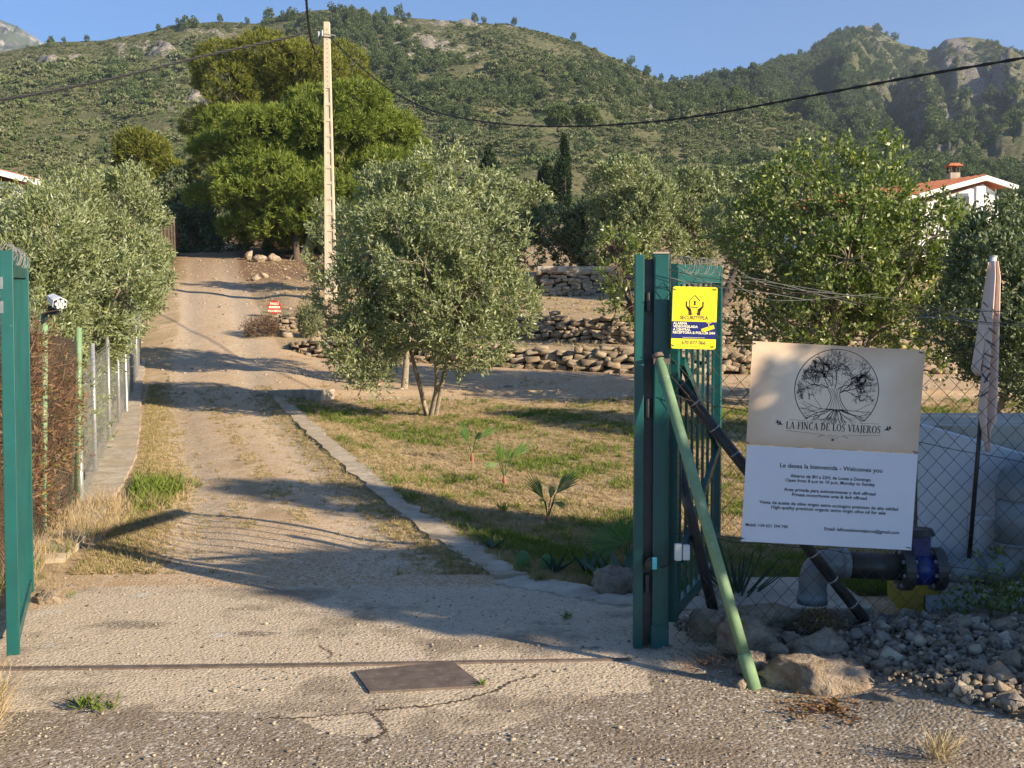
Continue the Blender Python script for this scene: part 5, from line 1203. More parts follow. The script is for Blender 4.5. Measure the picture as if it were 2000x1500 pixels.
# ------------------------------------------------------------ left hand fences
def fpt(Y, dz=0, off=0): return Vector((float(XF(Y)) + off, Y, float(ip(Y, PROF)) + dz))
lf = root('wire_fence', fpt(12), 'grey wire fence on galvanised posts along the left of the drive', 'fence')
PT = [(181, 12.0, 1.47), (210, 14.5, 1.45), (229, 16.3, 1.45), (242, 18.0, 1.45), (255, 20.5, 1.42), (265, 22.4, 1.4), (272, 24.4, 1.4)]
base = []
for xp, Y, h in PT:
    b = Vector(((xp + 2 - 1000) / F * Y, Y, float(ip(Y, PROF)))); base.append((b, h)); mb = MB(); mb.tube([b - Vector((0, 0, .05)), b + Vector((-.012, 0, h))], .026, 10); mb.tube([b + Vector((-.012, 0, h)), b + Vector((-.012, 0, h + .01))], .03, 10); mb.build('post', M['galv'], lf, smooth=True)
mid = (base[3][0] + Vector((.13, -.3, 0))); mb = MB(); mb.tube([mid, base[3][0] + Vector((0, 0, 1.3))], .02, 8); mb.build('stay', M['galv'], lf)
def wire_panel(P0, P1, h0, h1, pit, rad, parent, mat, name='wire_mesh', z0=.03):
    P0, P1 = Vector(P0), Vector(P1); L = (P1 - P0).length; d = (P1 - P0) / L; n = max(2, int(L / pit)); mb = MB()
    for i in range(n):
        s = i / n; h = h0 + (h1 - h0) * s; k = 0; z = z0; pts = []
        while z < h: pts.append(P0 + d * (s * L + (pit if (k + i) % 2 else 0)) + Vector((0, 0, z))); z += pit * .62; k += 1
        mb.tube(pts, rad, 3, caps=False)
    return mb.build(name, M[mat], parent)
g0 = Vector((-4.13, 10.35, float(ip(10.35, PROF))))
seq = [(g0, 1.42)] + base
for (a, ha), (b, hb) in zip(seq[:-1], seq[1:]): wire_panel(a, b, ha - .1, hb - .1, .075, .0022, lf, 'wire_grey')
for dz in (.35, .9, 1.36):
    mb = MB(); mb.tube([p + Vector((0, 0, dz)) for p, h in seq], .0025, 4); mb.build('line_wire', M['wire_grey'], lf)
gf = root('netting_fence', fpt(9), 'brown netting fence with pale green posts overgrown by dry creeper', 'fence')
gp_ = [(84, 612, 1062, 8.75), (151, 640, 1000, 10.3), (140, 800, 1010, 9.9), (52, 600, 1150, 7.6)]
pts = []
for xp, y0, y1, Y in gp_[:2]:
    a, b = at(xp, y1, Y), at(xp + 3, y0, Y); a.z = min(a.z, float(ip(Y, PROF))); mb = MB(); mb.tube([a, a.lerp(b, .5), b], .028, 10); mb.build('post', M['green_old'], gf, smooth=True); pts.append((a, b))
a, b = at(136, 1015, 9.9), at(149, 720, 10.25); mb = MB(); mb.tube([a, b], .02, 10); mb.build('strut', M['green_old'], gf, smooth=True)
mb = MB(); mb.tube([at(158, 1000, 10.35), at(156, 880, 10.35)], .03, 10); mb.build('end_tube', M['galv'], gf, smooth=True)
a0 = Vector((-3.45, 7.2, .02)); a1 = Vector((-4.08, 10.2, .06))
for q in range(2): wire_panel(a0 + Vector((-.04 - q * .02, 0, 0)), a1 + Vector((-.04 - q * .02, 0, 0)), 1.78, 1.62, .03, .0024, gf, 'dry_leaf' if q else 'wire_dark', 'netting')
rng = np.random.default_rng(31); lob = []
for i in range(26):
    s = rng.random(); c = a0.lerp(a1, s); lob.append((c.x - .28 + rng.normal() * .04, c.y, rng.uniform(.2, 1.55), .2, .38, .3))
cr = root('dry_creeper', a0, 'dry reddish creeper and dead twigs filling the brown netting', 'creeper')
me, _ = foliage('leaves', rng, lob, 3600, 6, .055, .014, twig=.2, up=.3, gap=.15); link('leaves', me, M['dry_leaf'], cr)
me, _ = foliage('dead_twigs', rng, lob, 1400, 8, .16, .005, twig=.3, up=1.2); link('dead_twigs', me, M['brush'], cr)
lob = [(a0.lerp(a1, s).x - .75 + rng.normal() * .1, a0.lerp(a1, s).y + .1, z, .38, .5, .45) for s in np.linspace(-.6, 1.3, 8) for z in (.4, 1.0, 1.5)]
hd = root('hedge', (-4.7, 8.7, 0), 'olive green hedge behind the brown netting at the left gate', 'hedge')
me, _ = foliage('leaves', rng, lob, 4200, 8, .06, .016, twig=.2, up=.6, gap=.1); link('leaves', me, M['olive'], hd)
lob = []
for Y in np.linspace(11, 26, 22):
    for z in (.35, .9): lob.append((float(XF(Y)) - .85 + rng.normal() * .15, Y, float(ip(Y, PROF)) + z, .6, .75, .5))
hd2 = root('hedge', (float(XF(16)) - 1, 16, .3), 'long low green hedge growing behind the grey wire fence', 'hedge')
me, _ = foliage('leaves', rng, lob, 7600, 8, .075, .022, twig=.22, up=.6, gap=.2); link('leaves', me, M['olive'], hd2)
# far fence
ff = root('post_fence', fpt(30), 'old fence of thin wooden and dark posts at the far left of the drive', 'fence')
for Y, h, mt_ in ((24.9, 1.9, 'green_old'), (26.4, 1.7, 'green_old'), (29.5, 1.5, 'bark'), (32.5, 1.75, 'bark'), (34.5, 1.8, 'bark'), (36, 1.85, 'pole'), (39, 2, 'bark_dark'), (42, 2, 'bark_dark'), (45, 2, 'bark_dark'), (48, 2, 'bark_dark'), (51, 2, 'bark_dark')):
    b = fpt(Y, -.05, .1); mb = MB(); mb.tube([b, b + Vector((-.03, 0, h))], .035 if Y < 38 else .05, 8); mb.build('post', M[mt_], ff)
for dz in (.5, 1.0, 1.5):
    mb = MB(); mb.tube([fpt(Y, dz, .1) for Y in range(25, 53, 3)], .006, 4); mb.build('line_wire', M['wire_dark'], ff)
ns = root('windbreak', fpt(44), 'dark green windbreak netting on the far fence under the trees', 'netting')
mb = MB(); Pp = [fpt(Y, 0, .02) for Y in range(36, 53, 2)]
for a, b in zip(Pp[:-1], Pp[1:]):
    v = [a, b, b + Vector((0, 0, 1.9)), a + Vector((0, 0, 1.9))]; v += [p - Vector((.02, 0, 0)) for p in v]; mb.add(v, [(0, 1, 2, 3), (7, 6, 5, 4), (3, 2, 6, 7), (0, 4, 5, 1)])
mb.build('net', M['bark_dark'], ns)
# flood lamp
lp = root('solar_floodlight', at(100, 612, 8.72), 'white solar security light with round lenses on the green fence post', 'light')
c = at(113, 590, 8.6); d = Vector((.62, -.72, -.3)).normalized(); s = d.cross(Vector((0, 0, 1))).normalized(); u = s.cross(d)
def oct_ring(c, r_, rz_): return [c + s * math.cos(t_) * r_ + u * math.sin(t_) * rz_ for t_ in [math.pi / 6 + k * math.pi / 3 for k in range(6)]]
mb = MB(); r0 = oct_ring(c - d * .13, .048, .036); r1 = oct_ring(c + d * .03, .062, .056); r2 = oct_ring(c + d * .05, .062, .056)
mb.add(r0 + r1 + r2, [tuple(range(5, -1, -1))] + [(i, (i + 1) % 6, (i + 1) % 6 + 6, i + 6) for i in range(6)] + [(i + 6, (i + 1) % 6 + 6, (i + 1) % 6 + 12, i + 12) for i in range(6)] + [tuple(range(12, 18))]); mb.build('housing', M['white_plastic'], lp)
mb = MB(); q = oct_ring(c + d * .052, .055, .049); q2 = oct_ring(c + d * .057, .055, .049); mb.add(q + q2, [tuple(range(5, -1, -1)), tuple(range(6, 12))] + [(i, (i + 1) % 6, (i + 1) % 6 + 6, i + 6) for i in range(6)]); mb.build('front_plate', M['black_plastic'], lp)
for (i, j) in ((0, 0), (1, 0), (-1, 0), (.5, .9), (-.5, .9), (.5, -.9), (-.5, -.9)):
    o = c + d * .058 + s * i * .03 + u * j * .027; mb = MB(); mb.tube([o, o + d * .004], .0125, 12); mb.build('lens', M['lens'], lp)
mb = MB(); mb.box((c.x - .09, c.y + .02, c.z - .1), (c.x - .02, c.y + .08, c.z - .03)); mb.tube([c - Vector((.05, -.05, .04)), at(86, 616, 8.75)], .014, 8); mb.build('bracket', M['black_plastic'], lp)

# ------------------------------------------------------------ utility pole and its cables
YP = 33.0
up = root('utility_pole', at(644, 590, YP), 'tall pale concrete utility pole with recessed panels', 'utility pole')
zt, zb = at(638, 42, YP).z, at(642, 600, YP).z
def PW(z): s = (z - zb) / (zt - zb); return .36 - .2 * s
def PC(z): s = (z - zb) / (zt - zb); return at(644 - 5 * s, 300, YP).x
mb = MB()
segs = [zb - .3, zb + .6] + [zb + .6 + k * .60 for k in range(1, 10)] + [zt]
zs = [at(0, y, YP).z for y in (172, 203, 234, 264, 295, 326, 357, 387, 418, 449, 490)][::-1]
def ring(z, dx0, dx1, y0, y1): c = PC(z); w_ = PW(z); return [(c + w_ * dx0, YP + y0, z), (c + w_ * dx1, YP + y0, z), (c + w_ * dx1, YP + y1, z), (c + w_ * dx0, YP + y1, z)]
def prism(za, zb_, dx0, dx1, y0, y1): mb.add(ring(za, dx0, dx1, y0, y1) + ring(zb_, dx0, dx1, y0, y1), [(3, 2, 1, 0), (4, 5, 6, 7), (0, 1, 5, 4), (1, 2, 6, 5), (2, 3, 7, 6), (3, 0, 4, 7)])
prism(zb - .3, zs[0], -.5, .5, 0, .2); prism(zs[-1], zt, -.5, .5, 0, .2)
prism(zs[0], zs[-1], -.5, -.26, 0, .2); prism(zs[0], zs[-1], .34, .5, 0, .2); prism(zs[0], zs[-1], -.26, .34, .028, .18)
for z in zs[1:-1]: prism(z - .045, z + .045, -.26, .34, .006, .028)
mb.build('shaft', M['pole'], up)
mb = MB()
for k in range(14): z = zt - .25 - k * .14; mb.tube([(PC(z) + .01, YP - .004, z), (PC(z) + .01, YP + .002, z)], .014, 8)
mb.build('bolt_holes', M['bark_dark'], up)
mb = MB(); c = at(633, 68, YP - .05); mb.tube([c + Vector((-.22, -.05, .05)), c + Vector((.35, -.02, -.03))], .02, 6); mb.tube([c + Vector((-.05, -.06, .12)), c + Vector((-.05, -.06, -.05))], .03, 8); mb.tube([c + Vector((-.16, -.06, .08)), c + Vector((-.16, -.06, -.07))], .03, 8); mb.build('bracket', M['galv'], up)
CG = 'overhead cables fixed to the pole'
def cable(label, pts, r, line=None):
    P_ = resample(pts, 60); mb = MB(); mb.tube(P_, r * .75, 6); rng = np.random.default_rng(3)
    L = 0; tw = [[], []]
    for a, b in zip(P_[:-1], P_[1:]):
        m_ = 4
        for k in range(m_):
            p = a.lerp(b, k / m_); L += (b - a).length / m_; d = (b - a).normalized(); s_ = d.cross(Vector((0, 0, 1))).normalized(); t_ = d.cross(s_)
            for q in (0, 1): tw[q].append(p + (s_ * math.cos(L * 9 + q * 3.14) + t_ * math.sin(L * 9 + q * 3.14)) * r * .6)
    for q in (0, 1): mb.tube(tw[q], r * .55, 5)
    return tag(mb.build('power_cable', M['cable'], None), label, 'cable', CG)
def LP(xp, yp):
    u = (xp - 1000) / F; Y = 15.9 / (u + .655); return at(xp, yp, Y)
cable('twisted black cable sagging from the pole to the upper right corner', [LP(x, y) for x, y in ((643, 72), (680, 108), (740, 160), (800, 197), (870, 224), (980, 242), (1100, 247), (1250, 240), (1400, 221), (1600, 184), (1800, 147), (2000, 113), (2250, 66))], .021)
def LP2(xp, yp):
    s = (610 - xp) / 900; return at(xp, yp, 32.9 - 12 * s)
cable('twisted black cable running from the pole to the left edge', [LP2(x, y) for x, y in ((608, 66), (596, 62), (560, 74), (400, 109), (250, 146), (100, 178), (0, 195), (-200, 222))], .04)
cable('twisted black cable dropping steeply from the top of the picture to the pole', [at(588, -120, 22), at(598, 0, 28), at(602, 45, 30), at(608, 78, 32), at(620, 84, 32.7), at(628, 66, 32.9)], .034)
cable('short loose cable tail hanging beside the pole top', [at(603, 50, 31), at(608, 80, 32), at(614, 98, 32.5), at(619, 106, 32.6), at(622, 98, 32.6)], .03)

# ------------------------------------------------------------ round red sign
rsn = root('no_entry_sign', gp(536, 622), 'small round red no entry sign on a stake at the end of the wall', 'sign')
Yr = gp(536, 618).y; c = at(536, 600, Yr); Rr = 13.5 / F * Yr
mb = MB(); mb.tube([c + Vector((0, .03, 0)), c], Rr, 28); mb.build('disc', M['red'], rsn)
mb = MB(); mb.tube([Vector((c.x, c.y + .05, gz(c.x, c.y) - .1)), c + Vector((0, .05, 0))], .02, 6); mb.build('stake', M['bark'], rsn)
pr = bpy.data.objects.new('lettering_holder', None)
P = Print(.0); P.poly([(-Rr * .8, -Rr * .14), (Rr * .8, -Rr * .14), (Rr * .8, Rr * .14), (-Rr * .8, Rr * .14)]); P.text('PASO', 0, Rr * .32, Rr * .52, bold=.003); P.text('PROHIBIDO', 0, -Rr * .68, Rr * .42, bold=.003, xscale=.85)
mb2 = MB(); mb2.add([Vector((x, y, z)) + c - Vector((0, .004, 0)) for x, y, z in P.mb.v], P.mb.f); link('lettering', (lambda me: (me.from_pydata(mb2.v, [], mb2.f), me.update(), me)[2])(bpy.data.meshes.new('lettering')), M['cream'], rsn)

# ------------------------------------------------------------ houses
def house(label, Y, ridge, eaveL, eaveR, wall, seed, chim=None, dep=9):
    """gable end towards the camera; points are pixels on the plane at distance Y"""
    h = root('house', at((eaveL[0] + eaveR[0]) / 2, 470, Y), label, 'house')
    r, l_, e = at(*ridge, Y), at(*eaveL, Y), at(*eaveR, Y); back = Vector((-dep * .75, dep, 0)); up_ = Vector((0, 0, .28))
    mb = MB(); zb_ = l_.z - 5; a, b = l_ + Vector((.9, .5, -.15)), e + Vector((-.9, .5, -.15))
    rr = r + Vector((0, .5, -.15)); v = [Vector((a.x, a.y, zb_)), Vector((b.x, b.y, zb_)), b, rr, a]; v += [p + back for p in v]
    mb.add(v, [(0, 1, 2, 3, 4), (9, 8, 7, 6, 5), (0, 5, 6, 1), (1, 6, 7, 2), (4, 9, 5, 0), (2, 7, 8, 3), (3, 8, 9, 4)]); mb.build('wall', M['white_wall'], h)
    mb = MB()
    for s0, s1 in ((l_, r), (r, e)):
        v = [s0, s1, s1 + up_, s0 + up_]; v += [p + Vector((0, .14, 0)) for p in v]; mb.add(v, [(0, 1, 2, 3), (7, 6, 5, 4), (3, 2, 6, 7), (0, 4, 5, 1), (0, 3, 7, 4), (1, 5, 6, 2)])
    mb.build('fascia', M['white_wall'], h)
    roof = None
    for s0, s1 in ((l_, r), (r, e)):
        mb = MB(); n = 26; top = up_ + Vector((0, .02, .02)); d = (s1 - s0)
        bk = back + Vector((0, 0, 0))
        prev = None; rows = []
        for k in range(n * 4 + 1):
            s = k / (n * 4); o = s0 + bk * s * 1.03 + Vector((0, .0, .07 * abs(math.sin(s * n * math.pi)))) + top; rows.append((o, o + d))
        L = [p for q in rows for p in q]; mb.add(L, [(2 * i, 2 * i + 1, 2 * i + 3, 2 * i + 2) for i in range(len(rows) - 1)])
        mb.add([s0 + top - up_ * .3, s1 + top - up_ * .3, s1 + bk + top - up_ * .3, s0 + bk + top - up_ * .3], [(0, 1, 2, 3)]); roof = mb.build('roof', M['roof'], h)
    if chim:
        c = at(*chim, Y + 2.5); mb = MB(); mb.box((c.x - .28, c.y - .28, c.z - 1.2), (c.x + .28, c.y + .28, c.z + .4)); ch = mb.build('chimney', M['concrete'], h)
        mb = MB(); mb.box((c.x - .4, c.y - .36, c.z + .78), (c.x + .4, c.y + .36, c.z + .86)); mb.box((c.x - .3, c.y - .26, c.z + .86), (c.x + .3, c.y + .26, c.z + .95)); mb.build('chimney_cap', M['roof'], h)
        mb = MB()
        for sx_ in (-.24, .24):
            for sy_ in (-.24, .24): mb.box((c.x + sx_ - .04, c.y + sy_ - .04, c.z + .4), (c.x + sx_ + .04, c.y + sy_ + .04, c.z + .78))
        mb.box((c.x - .1, c.y - .1, c.z + .4), (c.x + .1, c.y + .1, c.z + .78)); mb.build('chimney_vent', M['bark_dark'], h)
    return h
h = house('white house with an orange tiled roof and chimney on the right', 60, (1928, 352), (1765, 396), (1990, 372), None, 1, (1862, 352))
for x0, x1, y0, y1 in ((1884, 1893, 384, 402), (1832, 1842, 400, 418)):
    a, b = at(x0, y1, 60.42), at(x1, y0, 60.42); mb = MB(); mb.box((a.x, 60.4, a.z), (b.x, 60.55, b.z)); mb.build('window', M['concrete'], h)
a = at(1914, 368, 59.9); mb = MB(); mb.box((a.x - .25, 59.75, a.z - 4), (a.x + .25, 60.1, a.z + .1)); mb.build('porch_column', M['white_wall'], h)
house('white house corner with a tiled roof at the left edge', 52, (-60, 328), (-260, 372), (76, 362), None, 2, None)
mb = MB(); 
# far posts and pylon
pg = root('pylon', at(1797, 300, 700), 'thin grey lattice pylon standing before the rocky mountain', 'pylon')
mb = MB(); b0 = at(1797, 302, 620); t0 = at(1797, 242, 620)
for sx_ in (-1, 1):
    mb.bar(b0 + Vector((sx_ * 1.2, 0, -6)), t0 + Vector((sx_ * .3, 0, 0)), .45, .45)
for k in range(8):
    s = k / 8; w0, w1 = 1.2 - .9 * s, 1.2 - .9 * (s + .125); mb.bar(b0.lerp(t0, s) + Vector((-w0, 0, 0)), b0.lerp(t0, s + .125) + Vector((w1, 0, 0)), .25, .25)
for s in (.8, .95): mb.bar(b0.lerp(t0, s) - Vector((3.5, 0, 0)), b0.lerp(t0, s) + Vector((3.5, 0, 0)), .4, .4)
mb.build('lattice', M['galv'], pg)

# ------------------------------------------------------------ iron in the ground
def ground_poly(name, label, cat, pxs, z, th, mat):
    mb = MB(); q = [gp(*p) for p in pxs]; n = len(q); top = [Vector((p.x, p.y, z + th)) for p in q]; bot = [Vector((p.x, p.y, z - .05)) for p in q]
    mb.add(top + bot, [tuple(range(n)), tuple(range(2 * n - 1, n - 1, -1))] + [(i, i + n, (i + 1) % n + n, (i + 1) % n) for i in range(n)]); o = mb.build(name, M[mat], None); return tag(o, label, cat)
ground_poly('manhole_cover', 'square rusty steel cover set in the concrete before the gate', 'cover', [(692, 1316), (884, 1297), (945, 1343), (722, 1356)], .0, .012, 'steel')
ground_poly('gate_rail', 'thin rusty steel gate rail across the driveway threshold', 'rail', [(-60, 1307), (600, 1299), (1235, 1288), (1235, 1292), (600, 1304), (-60, 1312)], .0, .010, 'steel')
rng = np.random.default_rng(9)
def crack(pxs, w_):
    P_ = resample([gp(*p) for p in pxs], 60); mb = MB(); L = []
    for i, p in enumerate(P_):
        d = P_[min(i + 1, 60)] - P_[max(0, i - 1)]; s_ = Vector((-d.y, d.x, 0)).normalized(); q = w_ * rng.uniform(.2, 1.2); o = rng.normal() * .008
        L += [Vector((p.x, p.y, gz(p.x, p.y) + .003)) + s_ * (q + o), Vector((p.x, p.y, gz(p.x, p.y) + .003)) - s_ * (q - o)]
    mb.add(L, [(2 * i, 2 * i + 1, 2 * i + 3, 2 * i + 2) for i in range(60)]); tag(mb.build('crack', M['bark_dark']), kind='structure')
crack([(735, 1388), (820, 1384), (890, 1374), (960, 1354), (1000, 1335), (1050, 1318)], .010)
crack([(725, 1398), (745, 1418), (750, 1432), (712, 1452)], .012)
crack([(500, 1408), (600, 1402), (720, 1394)], .006)
crack([(640, 1290), (648, 1278), (625, 1262)], .006)

# ------------------------------------------------------------ small palms, cacti, agaves
def fan(mb, base, tip, up, ln, n=17, spread=1.15, fold=.25):
    """petiole base > tip, leaflets radiating from the tip"""
    base, tip = Vector(base), Vector(tip); d = (tip - base).normalized(); s_ = d.cross(Vector(up)).normalized(); nrm = s_.cross(d)
    V = []; Fc = []
    for k in range(n):
        a = (k / (n - 1) - .5) * 2 * spread; r_ = d * math.cos(a) + s_ * math.sin(a) - nrm * abs(math.sin(a)) * fold; l_ = ln * (1 - .3 * (abs(a) / spread) ** 2)
        w_ = ln * (.02 if n < 16 else .016); q = r_.cross(nrm).normalized() * w_; m_ = tip + r_ * l_ * .55; e = tip + r_ * l_ - Vector((0, 0, .04 * ln))
        i = len(V); V += [tip, m_ + q + nrm * .006, e, m_ - q + nrm * .006]; Fc.append((i, i + 1, i + 2, i + 3))
    mb.add(V, Fc)
def palm(label, bx_, by_, fr, red=True, sp=.34, nn=9, group='young fan palms on the lawn', Y=None):
    b = gp(bx_, by_) if Y is None else g3(at(bx_, by_, Y).x, Y); t = root('fan_palm', b, label, 'palm', group); Y = b.y
    mb = MB(); mb.tube([b - Vector((0, 0, .03)), b + Vector((0, 0, .05)), b + Vector((0, 0, .12))], [.02, .026, .014], 8); mb.build('stem', M['terracotta' if red else 'bark'], t, smooth=True)
    c = b + Vector((0, 0, .08))
    for (tx, ty, ex, ey, dy_) in fr:
        tp = at(tx, ty, Y + dy_); e = at(ex, ey, Y + dy_ * 1.8); mb = MB(); mb.tube(resample([c, c.lerp(tp, .5) + Vector((0, 0, .01)), tp], 6), .005, 5); mb.build('petiole', M['palm'], t)
        me = MB(); fan(me, tp - (e - tp).normalized() * .05, tp, (0, -1, .35), (e - tp).length * 1.05, spread=sp, n=nn); k_ = me.mesh('frond'); a = k_.attributes.new('tint', 'FLOAT', 'FACE'); a.data.foreach_set('value', np.random.default_rng(int(tx)).uniform(.1, .84, len(k_.polygons)).astype(np.float32)); link('frond', k_, M['palm'], t)
palm('young fan palm furthest back on the lawn, with a reddish stem', 922, 903, [(915, 865, 897, 820, .05), (930, 850, 928, 835, -.05), (938, 853, 972, 832, .05), (928, 862, 945, 838, .1)])
palm('young fan palm in the middle with one long frond to the right', 985, 950, [(980, 905, 973, 855, 0), (1002, 890, 1040, 860, .1), (975, 905, 940, 912, -.1), (990, 900, 1003, 868, .1)])
palm('young fan palm nearest the camera with upright yellow green fronds', 1070, 1030, [(1062, 975, 1030, 922, -.03), (1075, 975, 1082, 935, .05), (1085, 965, 1133, 912, .1), (1082, 980, 1112, 992, -.05), (1065, 978, 1050, 976, .05)])
palm('shaded fan palm touching the left side of the gate post', 1228, 1120, [(1222, 1060, 1200, 1000, .0), (1228, 1058, 1230, 990, .1), (1215, 1062, 1130, 1045, .1), (1230, 1060, 1262, 1005, .1)], red=False, Y=8.1, sp=.85, nn=22)
def pad(c, w_, h, yaw, mat, tilt=0, th=.02):
    bm = bmesh.new(); bmesh.ops.create_uvsphere(bm, u_segments=20, v_segments=14, radius=1)
    mtx = Matrix.Translation(c) @ Matrix.Rotation(yaw, 4, 'Z') @ Matrix.Rotation(tilt, 4, 'Y')
    for v in bm.verts: z = v.co.z; v.co = mtx @ Vector((v.co.x * w_ * (1 + .18 * z), v.co.y * th, z * h))
    me = bpy.data.meshes.new('pad'); bm.to_mesh(me); bm.free(); me.polygons.foreach_set('use_smooth', [True] * len(me.polygons)); return me
Yc = 7.75
pc = root('prickly_pear', g3(at(1045, 1140, Yc).x, Yc), 'prickly pear with two upright oval pads at the lawn corner', 'cactus')
link('pad', pad(at(1023, 1108, Yc), 30 / F * Yc / 2 * 1.0, .125, .25, None, -.08), M['cactus'], pc); link('pad', pad(at(1063, 1108, Yc + .03), 24 / F * Yc / 2, .105, -.5, None, .3), M['cactus'], pc); link('pad', pad(at(1045, 1140, Yc), .04, .05, .1, None, .5), M['cactus'], pc)
def agave(label, xp, yp, Y, n, ln, seed, group='agaves near the gate post', mat='agave', w_=.045, lift=.7):
    rng = np.random.default_rng(seed); b = g3(at(xp, yp, Y).x, Y); o = root('agave', b, label, 'agave', group); mb = MB()
    for k in range(n):
        a = k * 2.4 + rng.normal() * .2; el = lift * rng.uniform(.5, 1.5); d = Vector((math.cos(a) * math.cos(el), math.sin(a) * math.cos(el), math.sin(el))); s_ = d.cross(Vector((0, 0, 1))).normalized(); u_ = s_.cross(d); L = []; m_ = 6; l_ = ln * rng.uniform(.75, 1.1)
        for i in range(m_ + 1):
            s = i / m_; c = b + d * l_ * s + Vector((0, 0, .12 * l_ * s * s)); w2 = w_ * (1 - s ** 1.8) * (.7 + .6 * math.sin(s * 3)) + .0008; L += [c - s_ * w2 + u_ * w2 * .4, c - u_ * .006, c + s_ * w2 + u_ * w2 * .4]
        mb.add(L, [(i * 3 + j, i * 3 + j + 1, i * 3 + j + 4, i * 3 + j + 3) for i in range(m_) for j in (0, 1)])
    me = mb.mesh('leaves', smooth=True); link('leaves', me, M[mat], o); return o
agave('grey green agave between the boulder and the gate post', 1212, 1150, 7.4, 11, .36, 1)
agave('small dark agave right of the prickly pear', 1085, 1140, 7.75, 8, .17, 2, w_=.025)
agave('tiny agave left of the prickly pear pads', 960, 1105, 8.4, 7, .14, 3, w_=.02)
agave('small agave at the foot of the palm behind the prickly pear', 1150, 1130, 7.9, 7, .2, 4, w_=.02)
agave('yucca with long thin leaves behind the chain link fence', 1440, 1160, 6.75, 34, .36, 5, group=None, mat='agave', w_=.007, lift=.85)['category'] = 'yucca'

def bush(name, label, cat, lobes, mat, n, per, ln, wd, seed, **kw):
    rng = np.random.default_rng(seed); L = np.asarray(lobes); b = Vector((L[:, 0].mean(), L[:, 1].mean(), (L[:, 2] - L[:, 5]).min())); t = root(name, b, label, cat, kw.pop('group', None))
    me, p = foliage('leaves', rng, lobes, n, per, ln, wd, **kw); link('leaves', me, M[mat], t)
    mb = MB()
    for q in p[rng.choice(len(p), 14)]: mb.tube([b, b.lerp(Vector(q), .5) + Vector((0, 0, .05)), Vector(q)], [.01, .007, .003], 4)
    mb.build('stems', M['bark'], t); return t
c = at(1960, 1215, 6.0); bush('evergreen_shrub', 'dark leafy shrub growing against the fence under the grey pipe', 'shrub', [(c.x + .02, 6.0, .1, .2, .16, .18), (c.x + .12, 6.02, .22, .18, .15, .14), (c.x - .1, 6.0, .05, .14, .12, .1)], 'carob', 260, 7, .045, .018, 1)
c = gp(605, 660); bush('broom_bush', 'upright green bush growing from the stones near the no entry sign', 'bush', [(c.x, c.y, c.z + .35, .3, .3, .45)], 'shrub', 420, 8, .1, .02, 2, up=2.)
c = gp(512, 655); bush('dead_bush', 'low brown dead bush left of the no entry sign stones', 'bush', [(c.x, c.y, c.z + .12, .4, .35, .22)], 'brush', 420, 8, .12, .012, 3)
c = at(1610, 1208, 5.7); bush('dead_brush', 'rusty brown dried plant between the boulders and the slab', 'dried plant', [(c.x, 5.75, .13, .1, .1, .05)], 'dry_leaf', 160, 8, .03, .006, 4, twig=.04)
c = gp(735, 745); bush('dark_sapling', 'small dark reddish sapling under the left side of the lawn olive', 'sapling', [(c.x, c.y, c.z + .55, .4, .35, .35), (c.x - .25, c.y, c.z + .75, .3, .3, .3)], 'olive_dark', 420, 8, .075, .03, 5)

# stones scattered by the far end of the drive and loose wall stones
rng = np.random.default_rng(14)
for i, (x0, x1, y0, y1, lab) in enumerate(((476, 492, 488, 508, 'upright grey stone at the right of the far drive'), (490, 520, 497, 512, 'brown stone beside the upright one by the far drive'), (522, 548, 494, 510, 'third stone of the row under the pines'), (487, 508, 536, 548, 'pale rounded stone on the bank by the drive'), (508, 524, 531, 543, 'white stone leaning on the pale rounded one'), (555, 568, 538, 546, 'small stone in the short row left of the pole'), (592, 604, 536, 548, 'stone in the short row nearest the pole'), (606, 620, 538, 550, 'stone touching the foot of the pole'))):
    b = gp((x0 + x1) / 2, y1); rock(lab, x0, x1, y0, y1, b.y, 200 + i, 'rock', group='stones beside the far part of the drive', sub=3)
for i, (x, y, s) in enumerate(((585, 640, 26), (612, 655, 30), (560, 660, 24), (640, 668, 26), (590, 680, 22), (668, 700, 24), (556, 628, 20), (540, 640, 18))):
    b = gp(x, y); rock(('pale loose stone below the upright green bush', 'broad loose stone right of the green bush', 'low loose stone beside the bare patch of the track', 'round loose stone in front of the lowest wall end', 'small loose stone nearest the camera at the wall end', 'loose stone half under the left side of the big olive', 'loose stone directly under the no entry sign', 'tiny loose stone left of the wall end, at the drive')[i], x - s / 2, x + s / 2, y - s * .6, y, b.y, 300 + i, 'stone', group='loose stones at the wall ends', sub=2)

# ------------------------------------------------------------ grass, gravel, rubble (countless)
def tuft(seed, mat, n=16, h=.08, w_=.005, lean=.6, r_=.04):
    rng = np.random.default_rng(seed); a = rng.uniform(0, 6.28, n); rr = rng.random(n) * r_; b = np.stack([np.cos(a) * rr, np.sin(a) * rr, np.zeros(n)], -1)
    d = unit(np.stack([rng.normal(size=n) * lean, rng.normal(size=n) * lean, np.ones(n)], -1)); v, f = leaf_quads(rng, b, d, h * rng.uniform(.5, 1.2, n), np.full(n, w_), .12)
    me = np_mesh('tuft', v, f, rng.random(n) * .84); me.materials.append(M[mat]); return me
def grassf(name, label, n, region, size, protos, seed, pick):
    rng = np.random.default_rng(seed); X, Y = region(rng, n); Z = H(X, Y); idx, s = pick(rng, X, Y); s = s * rng.uniform(size[0], size[1], len(X)); keep = s > 0
    scatter(name, protos, np.stack([X, Y, Z - .004], -1)[keep], rng.uniform(0, 6.28, keep.sum()), s[keep], idx[keep], [M['grass']], label, 'grass')
